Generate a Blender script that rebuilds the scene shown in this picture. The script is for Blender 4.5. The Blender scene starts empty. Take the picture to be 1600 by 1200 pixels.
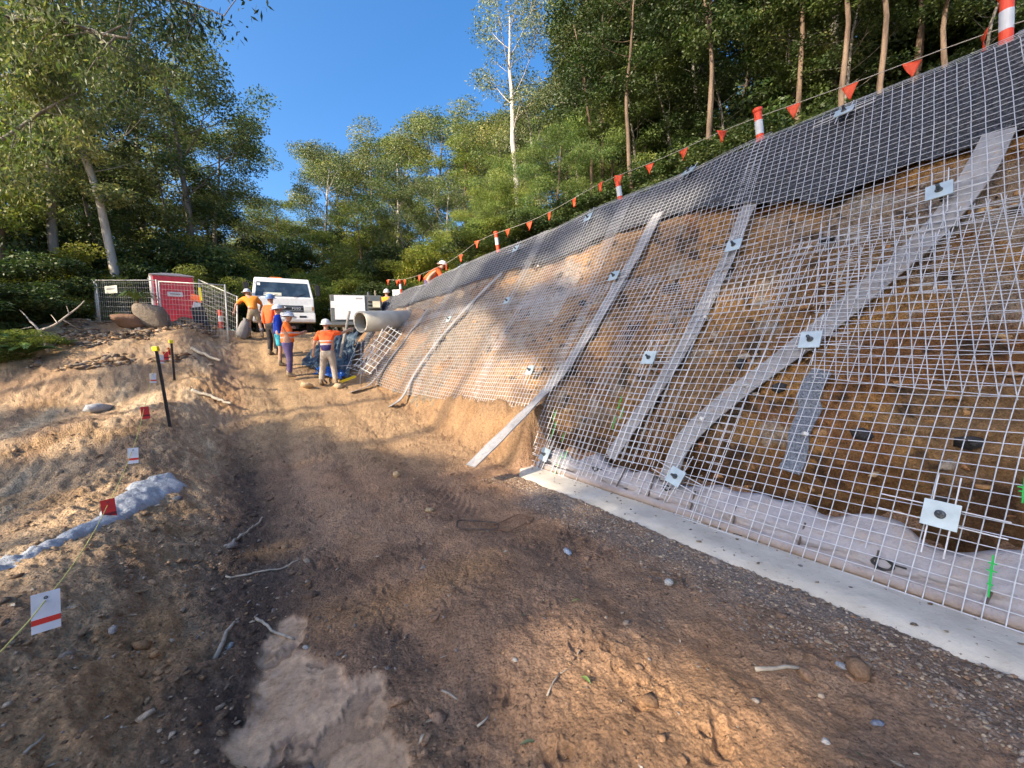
import bpy, math, random
import numpy as np
from math import radians as R, sin, cos, pi
from mathutils import Vector, Matrix

# ------------------------------------------------------------------ camera, world, sun, exposure
sc = bpy.context.scene
COL = sc.collection
F = 640.0                     # focal length in photo pixels (photo is 1600 x 1200)
PITCH, ROLL = R(3.75), R(2.0)
CAM = np.array([0.0, 0.0, 1.6])
fwd = np.array([0, cos(PITCH), -sin(PITCH)])
r0 = np.array([1.0, 0, 0]); u0 = np.array([0, sin(PITCH), cos(PITCH)])
RT = cos(ROLL) * r0 - sin(ROLL) * u0
UP = sin(ROLL) * r0 + cos(ROLL) * u0
cd = bpy.data.cameras.new('camera'); cam = bpy.data.objects.new('camera', cd); COL.objects.link(cam)
cd.sensor_width = 36; cd.lens = 36 * F / 1600; cd.clip_start = 0.05; cd.clip_end = 2000
m = Matrix.Identity(4)
for i in range(3):
    m[i][0] = RT[i]; m[i][1] = UP[i]; m[i][2] = -fwd[i]; m[i][3] = CAM[i]
cam.matrix_world = m
sc.camera = cam

SUN_EL = R(32.0)
sxy = np.array([-0.76, -0.65]); sxy /= np.linalg.norm(sxy)
TOSUN = np.array([sxy[0] * cos(SUN_EL), sxy[1] * cos(SUN_EL), sin(SUN_EL)])
w = bpy.data.worlds.new('World'); sc.world = w; w.use_nodes = True
nt = w.node_tree; nt.nodes.clear()
sky = nt.nodes.new('ShaderNodeTexSky'); sky.sky_type = 'NISHITA'; sky.sun_disc = False
sky.sun_elevation = SUN_EL; sky.sun_rotation = math.atan2(TOSUN[0], TOSUN[1])
sky.air_density = 1.0; sky.dust_density = 3.6; sky.ozone_density = 3.2; sky.altitude = 200
bg = nt.nodes.new('ShaderNodeBackground'); bg.inputs[1].default_value = 0.15
wo = nt.nodes.new('ShaderNodeOutputWorld')
hs = nt.nodes.new('ShaderNodeHueSaturation'); hs.inputs['Saturation'].default_value = 1.30
nt.links.new(sky.outputs[0], hs.inputs['Color']); nt.links.new(hs.outputs[0], bg.inputs[0]); nt.links.new(bg.outputs[0], wo.inputs[0])
sd = bpy.data.lights.new('sun', 'SUN'); sd.energy = 3.9; sd.angle = R(0.5); sd.color = (1.0, 0.86, 0.66)
so = bpy.data.objects.new('sun', sd); COL.objects.link(so)
so.rotation_euler = Vector(TOSUN).to_track_quat('Z', 'Y').to_euler(); so.location = (-20, -15, 25)
vs = sc.view_settings
sc.display_settings.display_device = 'sRGB'
vs.view_transform = 'Standard'; vs.look = 'None'; vs.gamma = 1; vs.use_curve_mapping = False
vs.exposure = 1.22
sc.render.engine = 'CYCLES'
sc.cycles.use_denoising = True
sc.cycles.max_bounces = 6; sc.cycles.diffuse_bounces = 3; sc.cycles.glossy_bounces = 2
sc.cycles.transmission_bounces = 3; sc.cycles.transparent_max_bounces = 6
sc.cycles.caustics_reflective = False; sc.cycles.caustics_refractive = False

# ------------------------------------------------------------------ projection helpers
def ray(px, py):
    d = fwd * F + RT * (px - 800.0) + UP * (600.0 - py)
    return d / d[1]                       # scaled so that Y grows by one
def at(px, py, Y):
    return CAM + ray(px, py) * Y
def proj(P):
    P = np.asarray(P, float); d = P - CAM
    z = d @ fwd
    z = np.where(np.abs(z) < 1e-6, 1e-6, z)
    return 800 + F * (d @ RT) / z, 600 - F * (d @ UP) / z, z
UX, UY = -0.55, 0.8352                   # along the wall
NX, NY = 0.8352, 0.55                    # into the wall
def sa2xy(s, a):
    return UX * s + NX * a, UY * s + NY * a
def xy2sa(X, Y):
    return UX * X + UY * Y, NX * X + NY * Y

# ------------------------------------------------------------------ numpy noise
def _hash(ix, iy, iz, seed):
    h = (ix * 374761393 + iy * 668265263 + iz * 2147483647 + seed * 974634777) & 0xFFFFFFFF
    h = ((h ^ (h >> 13)) * 1274126177) & 0xFFFFFFFF
    h = (h ^ (h >> 16)) & 0xFFFFFFFF
    return h / 4294967295.0
def vnoise(x, y, seed=0):
    x = np.asarray(x, float); y = np.asarray(y, float)
    ix = np.floor(x).astype(np.int64); iy = np.floor(y).astype(np.int64)
    fx = x - ix; fy = y - iy
    fx = fx * fx * fx * (fx * (fx * 6 - 15) + 10); fy = fy * fy * fy * (fy * (fy * 6 - 15) + 10)
    z = np.zeros_like(ix)
    a = _hash(ix, iy, z, seed); b = _hash(ix + 1, iy, z, seed)
    c = _hash(ix, iy + 1, z, seed); d = _hash(ix + 1, iy + 1, z, seed)
    return (a + (b - a) * fx) * (1 - fy) + (c + (d - c) * fx) * fy
def fbm(x, y, sc_=1.0, octv=4, seed=0, gain=0.5):
    t = 0; amp = 1; tot = 0; f = 1.0 / sc_
    for o in range(octv):
        ca, sa = cos(0.6 * o + .3), sin(0.6 * o + .3)
        t = t + amp * (vnoise((x * ca - y * sa) * f, (x * sa + y * ca) * f, seed + o * 17) * 2 - 1)
        tot += amp; amp *= gain; f *= 2.03
    return t / tot
def sst(e0, e1, x):
    t = np.clip((x - e0) / (e1 - e0), 0, 1); return t * t * (3 - 2 * t)
def interp(x, pts):
    return np.interp(x, [p[0] for p in pts], [p[1] for p in pts])

# ------------------------------------------------------------------ terrain
R_PTS = [(-60, -2), (-20, -.4), (0, 0), (6, .02), (7.5, .12), (9, .36), (10.5, .64), (11.9, .96), (14, 1.8), (15.9, 2.45), (16.8, 2.8),
         (18, 2.82), (19.5, 2.72), (22, 2.75), (30, 3.0), (60, 4.2), (150, 9)]
# wall rows: v, base(s,a,z), top(s,a,z)
ROWS = [(-4, (-4, 3.42, .02), (-4, 6.15, 4.42)), (5, (5, 3.42, .02), (5, 6.25, 4.55)), (7, (7, 3.38, .05), (7.1, 6.25, 4.55)),
        (10.2, (10.2, 3.05, .25), (11.75, 5.8, 4.36)), (12.8, (12.8, 2.45, .85), (16.0, 5.1, 4.06)),
        (14.0, (14.2, 2.6, 1.35), (17.0, 4.75, 3.75)), (15.5, (15.5, 3.0, 2.0), (17.8, 4.5, 3.5)), (17.2, (17.0, 3.6, 2.7), (18.8, 4.3, 3.2))]
RV = [r[0] for r in ROWS]
def _row(v, side):
    k = side + 1
    return [np.interp(v, RV, [r[k][i] for r in ROWS]) for i in range(3)]
LWALL = 5.25
def wall(v, t, off=0.0):
    """point on the slope; off is outward along its normal"""
    v = np.asarray(v, float); t = np.asarray(t, float)
    b = _row(v, 0); p = _row(v, 1)
    s = b[0] + (p[0] - b[0]) * t; a = b[1] + (p[1] - b[1]) * t; z = b[2] + (p[2] - b[2]) * t
    # gentle belly and undulation, rounded crest
    o = .10 * np.sin(pi * np.clip(t, 0, 1)) + .11 * fbm(v, t * 5, 2.6, 2, 5) * sst(0, .2, t) + off
    o = o + .16 * sst(9, 11.5, v) * fbm(v, t * 5, 1.1, 2, 9)
    al = 0.54
    a = a - o * cos(al); z = z + o * sin(al)
    tt = np.clip(t - 1, 0, 1) * LWALL            # beyond the crest lay it down on the plateau
    z = z - tt * .80
    X, Y = sa2xy(s, a)
    return np.stack([X, Y, z], -1)
_gv, _gt = np.meshgrid(np.linspace(-3.8, 17, 700), np.linspace(-.02, 1.03, 220))
_gp = wall(_gv, _gt); _gx, _gy, _gz = proj(_gp)
def wall_vt(px, py):
    d = (_gx - px) ** 2 + (_gy - py) ** 2 + np.where(_gz < .3, 1e9, 0)
    i = np.unravel_index(np.argmin(d), d.shape)
    return float(_gv[i]), float(_gt[i])

def road_z(s, a):
    return interp(s, R_PTS)
def ground_macro(X, Y):
    s, a = xy2sa(X, Y)
    r = interp(s, R_PTS)
    z = r.copy() if hasattr(r, 'copy') else r
    # left bank: crest then hollow then rise
    edge = -.15 + .12 * fbm(s, s * 0, 1.3, 2, 3)
    crest = sst(edge + .1, edge - 1.0, a)
    z = z + crest * .34
    z = z - sst(-1.2, -2.6, a) * .20 - np.clip(-a - 2.6, 0, 16) * .11 * sst(4, 12, s)
    # debris mound before the toilet
    for (mx, my, mz, rr) in MOUNDS:
        z = z + mz * np.exp(-((X - mx) ** 2 + (Y - my) ** 2) / rr ** 2)
    # bench of soil under the hanging mesh
    b = (np.maximum(.80 - r, 0) + .02) * sst(4.72, 5.0, s + .15 * fbm(a, s, .5, 2, 8)) * sst(3.15 + .30 * fbm(s, a, .6, 4, 21), 3.75 + .12 * fbm(s, a, .25, 3, 22), a)
    z = z + b
    # road crown and verge
    z = z + .05 * np.exp(-((a - 1.4) / .5) ** 2) * sst(9, 5, s)
    z = z - .035 * np.exp(-((a - .02) / .35) ** 2) * sst(8, 5, s)
    # slope and plateau above it
    at_ = np.interp(s, [r_[1][0] for r_ in ROWS] + [20, 60], [r_[1][1] for r_ in ROWS] + [3.8, 3.8])
    ap = np.interp(s, [r_[2][0] for r_ in ROWS] + [22, 60], [r_[2][1] for r_ in ROWS] + [4.4, 4.4])
    zp = np.interp(s, [r_[2][0] for r_ in ROWS] + [22, 30, 60, 150], [r_[2][2] for r_ in ROWS] + [3.1, 3.3, 4.6, 10])
    zt = np.interp(s, [r_[1][0] for r_ in ROWS], [r_[1][2] for r_ in ROWS])
    k = np.clip((a - at_ - .45) / np.maximum(ap - at_, .1), 0, 1)
    zw = z + (zp - z) * k
    inside = sst(at_ + .35, at_ + .5, a)
    z = z * (1 - inside) + zw * inside
    z = np.where(a > ap + .45, zp + (a - ap - .45) * .16 * sst(ap + .4, ap + 3, a), z)
    return z
MOUNDS = []
for (px_, py_, Y_, h_, r_) in [(205, 525, 12.0, .05, 1.9), (300, 525, 12.6, -.06, 1.2), (330, 605, 9.4, .18, .8), (90, 560, 11.5, .25, 1.6), (150, 560, 9.5, .18, 1.3), (60, 660, 6.0, .22, 1.0)]:
    p_ = at(px_, py_, Y_); MOUNDS.append((p_[0], p_[1], h_, r_))
def G(X, Y):
    return float(ground_macro(np.array([float(X)]), np.array([float(Y)]))[0])
def on_ground(px, py):
    d = ray(px, py); Y = np.linspace(.8, 60, 3000)
    P = CAM + d[None, :] * Y[:, None]
    g = ground_macro(P[:, 0], P[:, 1]); h = P[:, 2] - g
    i = np.argmax(h < 0) if (h < 0).any() else len(Y) - 1
    return P[i]
def gpos(px, Y):
    """stand on the ground at photo column px, distance Y"""
    p = at(px, 560, Y); z = G(p[0], p[1]); x2, y2, _ = proj(np.array([p[0], p[1], z]))
    for _i in range(6):
        p = at(px, y2, Y); z = G(p[0], p[1]); x2, y2, _ = proj(np.array([p[0], p[1], z]))
    return np.array([p[0], p[1], z])

# ------------------------------------------------------------------ mesh builders
def tag(o, label=None, cat=None, group=None, kind=None):
    if label: o['label'] = label
    if cat: o['category'] = cat
    if group: o['group'] = group
    if kind: o['kind'] = kind
    return o
def empty(name, loc=(0, 0, 0), rz=0, rot=None, label=None, cat=None, group=None):
    o = bpy.data.objects.new(name, None); COL.objects.link(o); o.location = [float(c) for c in loc]
    o.rotation_euler = rot if rot is not None else (0, 0, rz); o.empty_display_size = .2
    return tag(o, label, cat, group)
def link(name, me, mat, parent=None):
    o = bpy.data.objects.new(name, me); COL.objects.link(o)
    if mat is not None and not me.materials:
        for m_ in (mat if isinstance(mat, (list, tuple)) else [mat]): me.materials.append(m_)
    if parent is not None: o.parent = parent
    return o
def mesh_np(name, V, Fa, col=None, attr='Col', smooth=False):
    me = bpy.data.meshes.new(name); V = np.asarray(V, np.float32); Fa = np.asarray(Fa, np.int32)
    n, k = Fa.shape
    me.vertices.add(len(V)); me.vertices.foreach_set('co', V.ravel())
    me.loops.add(n * k); me.loops.foreach_set('vertex_index', Fa.ravel())
    me.polygons.add(n); me.polygons.foreach_set('loop_start', np.arange(0, n * k, k, dtype=np.int32))
    me.polygons.foreach_set('loop_total', np.full(n, k, np.int32))
    if smooth: me.polygons.foreach_set('use_smooth', np.ones(n, bool))
    me.update(calc_edges=True)
    if col is not None:
        c = np.ones((len(V), 4), np.float32); c[:, :3] = col
        a = me.color_attributes.new(attr, 'FLOAT_COLOR', 'POINT'); a.data.foreach_set('color', c.ravel())
    return me
def rotz(a):
    c, s = cos(a), sin(a); return np.array([[c, -s, 0], [s, c, 0], [0, 0, 1.0]])
def rot3(rx=0, ry=0, rz=0):
    a = np.array([[1, 0, 0], [0, cos(rx), -sin(rx)], [0, sin(rx), cos(rx)]])
    b = np.array([[cos(ry), 0, sin(ry)], [0, 1, 0], [-sin(ry), 0, cos(ry)]])
    return rotz(rz) @ b @ a
class MB:
    def __init__(s): s.v = []; s.f = []; s.n = 0
    def add(s, V, Fs):
        V = np.asarray(V, float); s.v.append(V); s.f += [tuple(int(i) + s.n for i in f) for f in Fs]; s.n += len(V); return s
    def box(s, c, d, rot=None, taper=None):
        x, y, z = d[0] / 2, d[1] / 2, d[2] / 2
        V = np.array([[-x, -y, -z], [x, -y, -z], [x, y, -z], [-x, y, -z], [-x, -y, z], [x, -y, z], [x, y, z], [-x, y, z]])
        if taper: V[4:, 0] *= taper[0]; V[4:, 1] *= taper[1]
        if rot is not None: V = V @ np.asarray(rot).T
        return s.add(V + np.array(c), [(0, 3, 2, 1), (4, 5, 6, 7), (0, 1, 5, 4), (1, 2, 6, 5), (2, 3, 7, 6), (3, 0, 4, 7)])
    def tube(s, P, r, n=6, cap=True, flat=None):
        P = np.asarray(P, float); m_ = len(P)
        r = np.full(m_, r, float) if np.isscalar(r) else np.asarray(r, float)
        T = np.gradient(P, axis=0); T /= np.maximum(np.linalg.norm(T, axis=1, keepdims=True), 1e-9)
        ref = np.array([0, 0, 1.0]) if abs(T[0][2]) < .9 else np.array([1.0, 0, 0])
        A = np.cross(T[0], ref); A /= np.linalg.norm(A)
        V = []
        for i in range(m_):
            A = A - T[i] * (A @ T[i]); A /= max(np.linalg.norm(A), 1e-9); B = np.cross(T[i], A)
            for k in range(n):
                th = 2 * pi * k / n
                V.append(P[i] + r[i] * (cos(th) * A + sin(th) * B * (flat or 1)))
        Fs = [(i * n + k, i * n + (k + 1) % n, (i + 1) * n + (k + 1) % n, (i + 1) * n + k) for i in range(m_ - 1) for k in range(n)]
        if cap: Fs += [tuple(range(n))[::-1], tuple((m_ - 1) * n + k for k in range(n))]
        return s.add(V, Fs)
    def lathe(s, prof, n=20, c=(0, 0, 0), rot=None, sx=1, sy=1):
        V = []
        for (r_, z_) in prof:
            for k in range(n):
                V.append((r_ * cos(2 * pi * k / n) * sx, r_ * sin(2 * pi * k / n) * sy, z_))
        V = np.array(V)
        if rot is not None: V = V @ np.asarray(rot).T
        Fs = [(i * n + k, i * n + (k + 1) % n, (i + 1) * n + (k + 1) % n, (i + 1) * n + k) for i in range(len(prof) - 1) for k in range(n)]
        return s.add(V + np.array(c), Fs)
    def prism(s, poly, x0, x1, axis=0):
        """poly in the two other axes, extruded along axis"""
        n = len(poly); V = []
        for x in (x0, x1):
            for p in poly:
                q = list(p); q.insert(axis, x); V.append(q)
        Fs = [(k, (k + 1) % n, n + (k + 1) % n, n + k) for k in range(n)] + [tuple(range(n))[::-1], tuple(range(n, 2 * n))]
        return s.add(V, Fs)
    def build(s, name, mat, parent=None, smooth=False, bevel=0, seg=2, rot=None):
        V = np.concatenate(s.v) if s.v else np.zeros((0, 3))
        me = bpy.data.meshes.new(name); me.from_pydata(V.tolist(), [], s.f); me.update()
        import bmesh
        bm = bmesh.new(); bm.from_mesh(me)
        bmesh.ops.recalc_face_normals(bm, faces=bm.faces)
        if bevel:
            bmesh.ops.bevel(bm, geom=[e for e in bm.edges if len(e.link_faces) == 2 and e.calc_face_angle(0) > .5], offset=bevel, segments=seg, affect='EDGES', profile=.7, clamp_overlap=True)
        bm.to_mesh(me); bm.free()
        if smooth: me.polygons.foreach_set('use_smooth', np.ones(len(me.polygons), bool))
        return link(name, me, mat, parent)

# ------------------------------------------------------------------ materials
class NT:
    def __init__(s, name):
        s.m = bpy.data.materials.new(name); s.m.use_nodes = True; s.t = s.m.node_tree; s.t.nodes.clear()
        s.o = s.t.nodes.new('ShaderNodeOutputMaterial')
    def n(s, ty, **kw):
        nd = s.t.nodes.new(ty)
        for k, v in kw.items():
            if k.startswith('i_'):
                key = k[2:].replace('_', ' '); key = int(key) if key.isdigit() else key
                s.put(nd.inputs[key], v)
            else: setattr(nd, k, v)
        return nd
    def put(s, inp, v):
        if hasattr(v, 'is_output') or isinstance(v, bpy.types.NodeSocket): s.t.links.new(v, inp)
        elif isinstance(v, tuple) and len(v) == 3 and inp.type == 'RGBA': inp.default_value = (*v, 1)
        else: inp.default_value = v
    def noise(s, scale, detail=4, rough=.55, vec=None, dist=0):
        nd = s.n('ShaderNodeTexNoise', i_Scale=scale, i_Detail=detail, i_Roughness=rough, i_Distortion=dist)
        s.put(nd.inputs['Vector'], vec if vec is not None else s.co()); return nd.outputs[0]
    def co(s):
        if not hasattr(s, '_c'): s._c = s.t.nodes.new('ShaderNodeTexCoord').outputs['Object']
        return s._c
    def ramp(s, fac, stops, const=False):
        nd = s.n('ShaderNodeValToRGB'); s.put(nd.inputs[0], fac); cr = nd.color_ramp
        if const: cr.interpolation = 'CONSTANT'
        while len(cr.elements) < len(stops): cr.elements.new(.5)
        for e, (p, c) in zip(cr.elements, stops):
            e.position = p; e.color = (*c, 1) if isinstance(c, tuple) else (c, c, c, 1)
        return nd.outputs[0]
    def mix(s, f, a, b, mode='MIX'):
        nd = s.n('ShaderNodeMix', data_type='RGBA', blend_type=mode)
        s.put(nd.inputs[0], f); s.put(nd.inputs[6], a); s.put(nd.inputs[7], b); return nd.outputs[2]
    def math(s, op, a, b=0.0, c=None):
        nd = s.n('ShaderNodeMath', operation=op); s.put(nd.inputs[0], a); s.put(nd.inputs[1], b)
        if c is not None: s.put(nd.inputs[2], c)
        return nd.outputs[0]
    def bump(s, h, dist=.01, st=1.0, prev=None):
        nd = s.n('ShaderNodeBump', i_Distance=dist, i_Strength=st, i_Height=h)
        if prev is not None: s.put(nd.inputs['Normal'], prev)
        return nd.outputs[0]
    def pbr(s, col, rough=.7, metal=0.0, normal=None, spec=.4, **kw):
        p = s.n('ShaderNodeBsdfPrincipled'); s.put(p.inputs['Base Color'], col); s.put(p.inputs['Roughness'], rough)
        s.put(p.inputs['Metallic'], metal); p.inputs['Specular IOR Level'].default_value = spec
        if normal is not None: s.put(p.inputs['Normal'], normal)
        for k, v in kw.items(): s.put(p.inputs[k.replace('_', ' ')], v)
        s.t.links.new(p.outputs[0], s.o.inputs[0]); s.p = p; return s.m
MATS = {}
def plain(name, c, rough=.6, metal=0.0, var=.12, scale=6, bump=.002, bscale=40, spec=.4):
    if name in MATS: return MATS[name]
    t = NT(name); nz = t.noise(scale, 5); n2 = t.noise(bscale, 4)
    dk = tuple(x * (1 - var * 2) for x in c); lt = tuple(min(1, x * (1 + var)) for x in c)
    col = t.ramp(nz, [(.3, dk), (.7, lt)])
    MATS[name] = t.pbr(col, t.ramp(n2, [(.3, max(0, rough - .08)), (.7, min(1, rough + .08))]), metal, t.bump(n2, bump), spec)
    return MATS[name]
def dusty(name, c, dust=(.42, .30, .18), rough=.5, amt=.5, metal=0.0):
    if name in MATS: return MATS[name]
    t = NT(name); nz = t.noise(5, 6, .65); f = t.ramp(nz, [(.42, 0.0), (.75, amt)])
    MATS[name] = t.pbr(t.mix(f, c, dust), rough, metal, t.bump(t.noise(50, 3), .001))
    return MATS[name]
# ------------------------------------------------------------------ ground
def ground_mat():
    t = NT('ground_soil')
    at_ = t.n('ShaderNodeAttribute', attribute_name='Col'); wet = t.n('ShaderNodeAttribute', attribute_name='Wet')
    geo = t.n('ShaderNodeNewGeometry').outputs['Position']
    n1 = t.noise(3.0, 8, .7, geo); n2 = t.noise(28, 8, .75, geo); n3 = t.noise(110, 5, .7, geo)
    v = t.n('ShaderNodeTexVoronoi', i_Scale=55.0, feature='F1'); t.put(v.inputs['Vector'], geo)
    col = t.mix(1.0, at_.outputs[0], t.ramp(n1, [(.28, (.66, .62, .58)), (.5, (.98, .98, .98)), (.72, (1.28, 1.26, 1.2))]), 'MULTIPLY')
    col = t.mix(1.0, col, t.ramp(n2, [(.34, (.66, .63, .60)), (.5, (1, 1, 1)), (.66, (1.25, 1.24, 1.22))]), 'MULTIPLY')
    dry = t.math('SUBTRACT', 1.0, wet.outputs['Fac']); col = t.mix(t.math('MULTIPLY', dry, t.ramp(n1, [(.35, .3), (.65, 1.0)])), col, t.mix(1.0, col, t.ramp(n3, [(.38, (.72, .70, .68)), (.5, (1, 1, 1)), (.62, (1.28, 1.26, 1.24))]), 'MULTIPLY'))
    pits = t.ramp(t.noise(42, 3, .6, geo), [(.30, .8), (.37, 0.0)]); col = t.mix(t.math('MULTIPLY', pits, dry), col, (.06, .04, .028))
    clod = t.ramp(t.noise(17, 5, .6, geo), [(.60, 0.0), (.68, .5)]); col = t.mix(t.math('MULTIPLY', clod, dry), col, t.mix(1.0, col, (1.35, 1.32, 1.28), 'MULTIPLY'))
    # pale grit specks
    gr = t.ramp(t.noise(150, 2, .5, geo), [(.66, 0.0), (.72, .55)])
    col = t.mix(t.math('MULTIPLY', gr, t.ramp(n1, [(.4, .2), (.6, 1.0)])), col, (.55, .50, .42))
    ro = t.math('SUBTRACT', .92, t.math('MULTIPLY', wet.outputs['Fac'], .76))
    h = t.math('ADD', t.math('MULTIPLY', n2, .8), t.math('MULTIPLY', n3, .10)); h = t.math('SUBTRACT', h, t.math('MULTIPLY', pits, .35))
    st = t.math('SUBTRACT', 1.0, t.math('MULTIPLY', wet.outputs['Fac'], .93))
    b = t.n('ShaderNodeBump', i_Distance=.045); t.put(b.inputs['Height'], h); t.put(b.inputs['Strength'], st)
    b2 = t.n('ShaderNodeBump', i_Distance=.016, i_Strength=.8, invert=True); t.put(b2.inputs['Height'], v.outputs[0]); t.put(b2.inputs['Strength'], t.math('MULTIPLY', dry, t.math('MULTIPLY', dry, .8))); t.put(b2.inputs['Normal'], b.outputs[0])
    return t.pbr(col, ro, 0, b2.outputs[0], .3)

def blob(X, Y, px, py, rx, ry=None, ang=0.0, seed=0, soft=.45):
    """soft-edged patch of soil round the ground point seen at photo px,py; radii in metres along/across the road"""
    c = on_ground(px, py); ry = ry or rx
    s, a = xy2sa(X - c[0], Y - c[1])
    ca, sa_ = cos(ang), sin(ang); u = (s * ca + a * sa_) / rx; v_ = (-s * sa_ + a * ca) / ry
    d = np.sqrt(u * u + v_ * v_) + .55 * fbm(X, Y, .5 * max(rx, ry) + .08, 5, seed + 50, .65)
    return 1 - sst(1 - soft, 1 + soft, d)

def ground_detail(X, Y):
    s, a = xy2sa(X, Y)
    road = sst(-.3, .2, a)
    d = .030 * fbm(X, Y, .9, 4, 1) + .022 * fbm(X, Y, .16, 4, 2) + .016 * (np.abs(fbm(X, Y, .085, 3, 33)) - .2) + .05 * sst(.15, .55, fbm(X, Y, .30, 3, 34)) * (.25 - np.abs(fbm(X, Y, .06, 2, 35)))
    # clods and rubble on the bank
    bank = sst(.1, -.4, a)
    rid = 1 - np.abs(fbm(s * .5, a * 1.5, .35, 4, 4))
    d = d + bank * (.050 * (rid - .6) + .035 * fbm(X, Y, .09, 3, 6) + .07 * fbm(s * .6, a * 1.4, 1.2, 3, 31))
    # churned shoulder
    sh = np.exp(-((a + .12) / .35) ** 2)
    d = d + sh * (.045 * fbm(X, Y, .22, 4, 7) + .018 * fbm(X, Y, .05, 2, 11))
    # wheel ruts with lug marks, run along the road
    for (ac, wd, dp) in ((.62, .18, .050), (2.05, .20, .035), (1.30, .14, .025)):
        q = np.exp(-((a - ac - .12 * np.sin(s * .7 + ac)) / wd) ** 2)
        lug = (np.abs(((s * 1.0 + np.abs(a - ac) * 1.3) * 8) % 1 - .5) * 2)
        d = d - road * q * (dp + .018 * lug * sst(-.1, .5, fbm(s, a, 1.1, 2, 13)))
    # footprints and hoof-like dents
    d = d - road * .022 * sst(.25, .6, fbm(X, Y, .13, 2, 19)) * sst(-.1, .5, fbm(X, Y, 1.6, 2, 23))
    # cracks of the soil bench face
    d = d + sst(4.7, 5.2, s) * sst(2.6, 3.4, a) * (.10 * fbm(s, a * .4, .35, 4, 27) + .07 * (.3 - np.abs(fbm(s * 1.5, a, .22, 4, 28))) + .03 * fbm(s, a, .07, 3, 29))
    return d
MUD = [(470, 1075, .42, .20, -.3), (440, 1000, .22, .12, .3), (545, 1150, .30, .17, .5), (400, 1160, .16, .12, 0), (590, 1200, .2, .12, 0)]
def mudmask(X, Y):
    mm = 0
    for i, (px, py, rx, ry, an) in enumerate(MUD):
        mm = np.maximum(mm, blob(X, Y, px, py, rx, ry, an, i, .25))
    return sst(.05, .95, mm + .30 * fbm(X, Y, .11, 4, 190) - .35 * sst(.15, .45, fbm(X, Y, .22, 3, 191)))
def ground_z(X, Y):
    X = np.asarray(X, float); Y = np.asarray(Y, float)
    s, a = xy2sa(X, Y)
    near = sst(40, 14, np.hypot(X, Y)) * sst(4.2, 3.9, a) + .25 * sst(4.0, 4.2, a)
    strip = sst(2.95, 3.05, a) * sst(3.5, 3.35, a) * sst(5.0, 4.6, s)
    mm = mudmask(X, Y)
    z = ground_macro(X, Y) + ground_detail(X, Y) * near * (1 - .9 * strip) * (1 - .75 * mm) - .012 * mm * sst(.2, .4, fbm(X, Y, .13, 4, 58))
    return z - .02 * mm - .03 * strip
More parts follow.
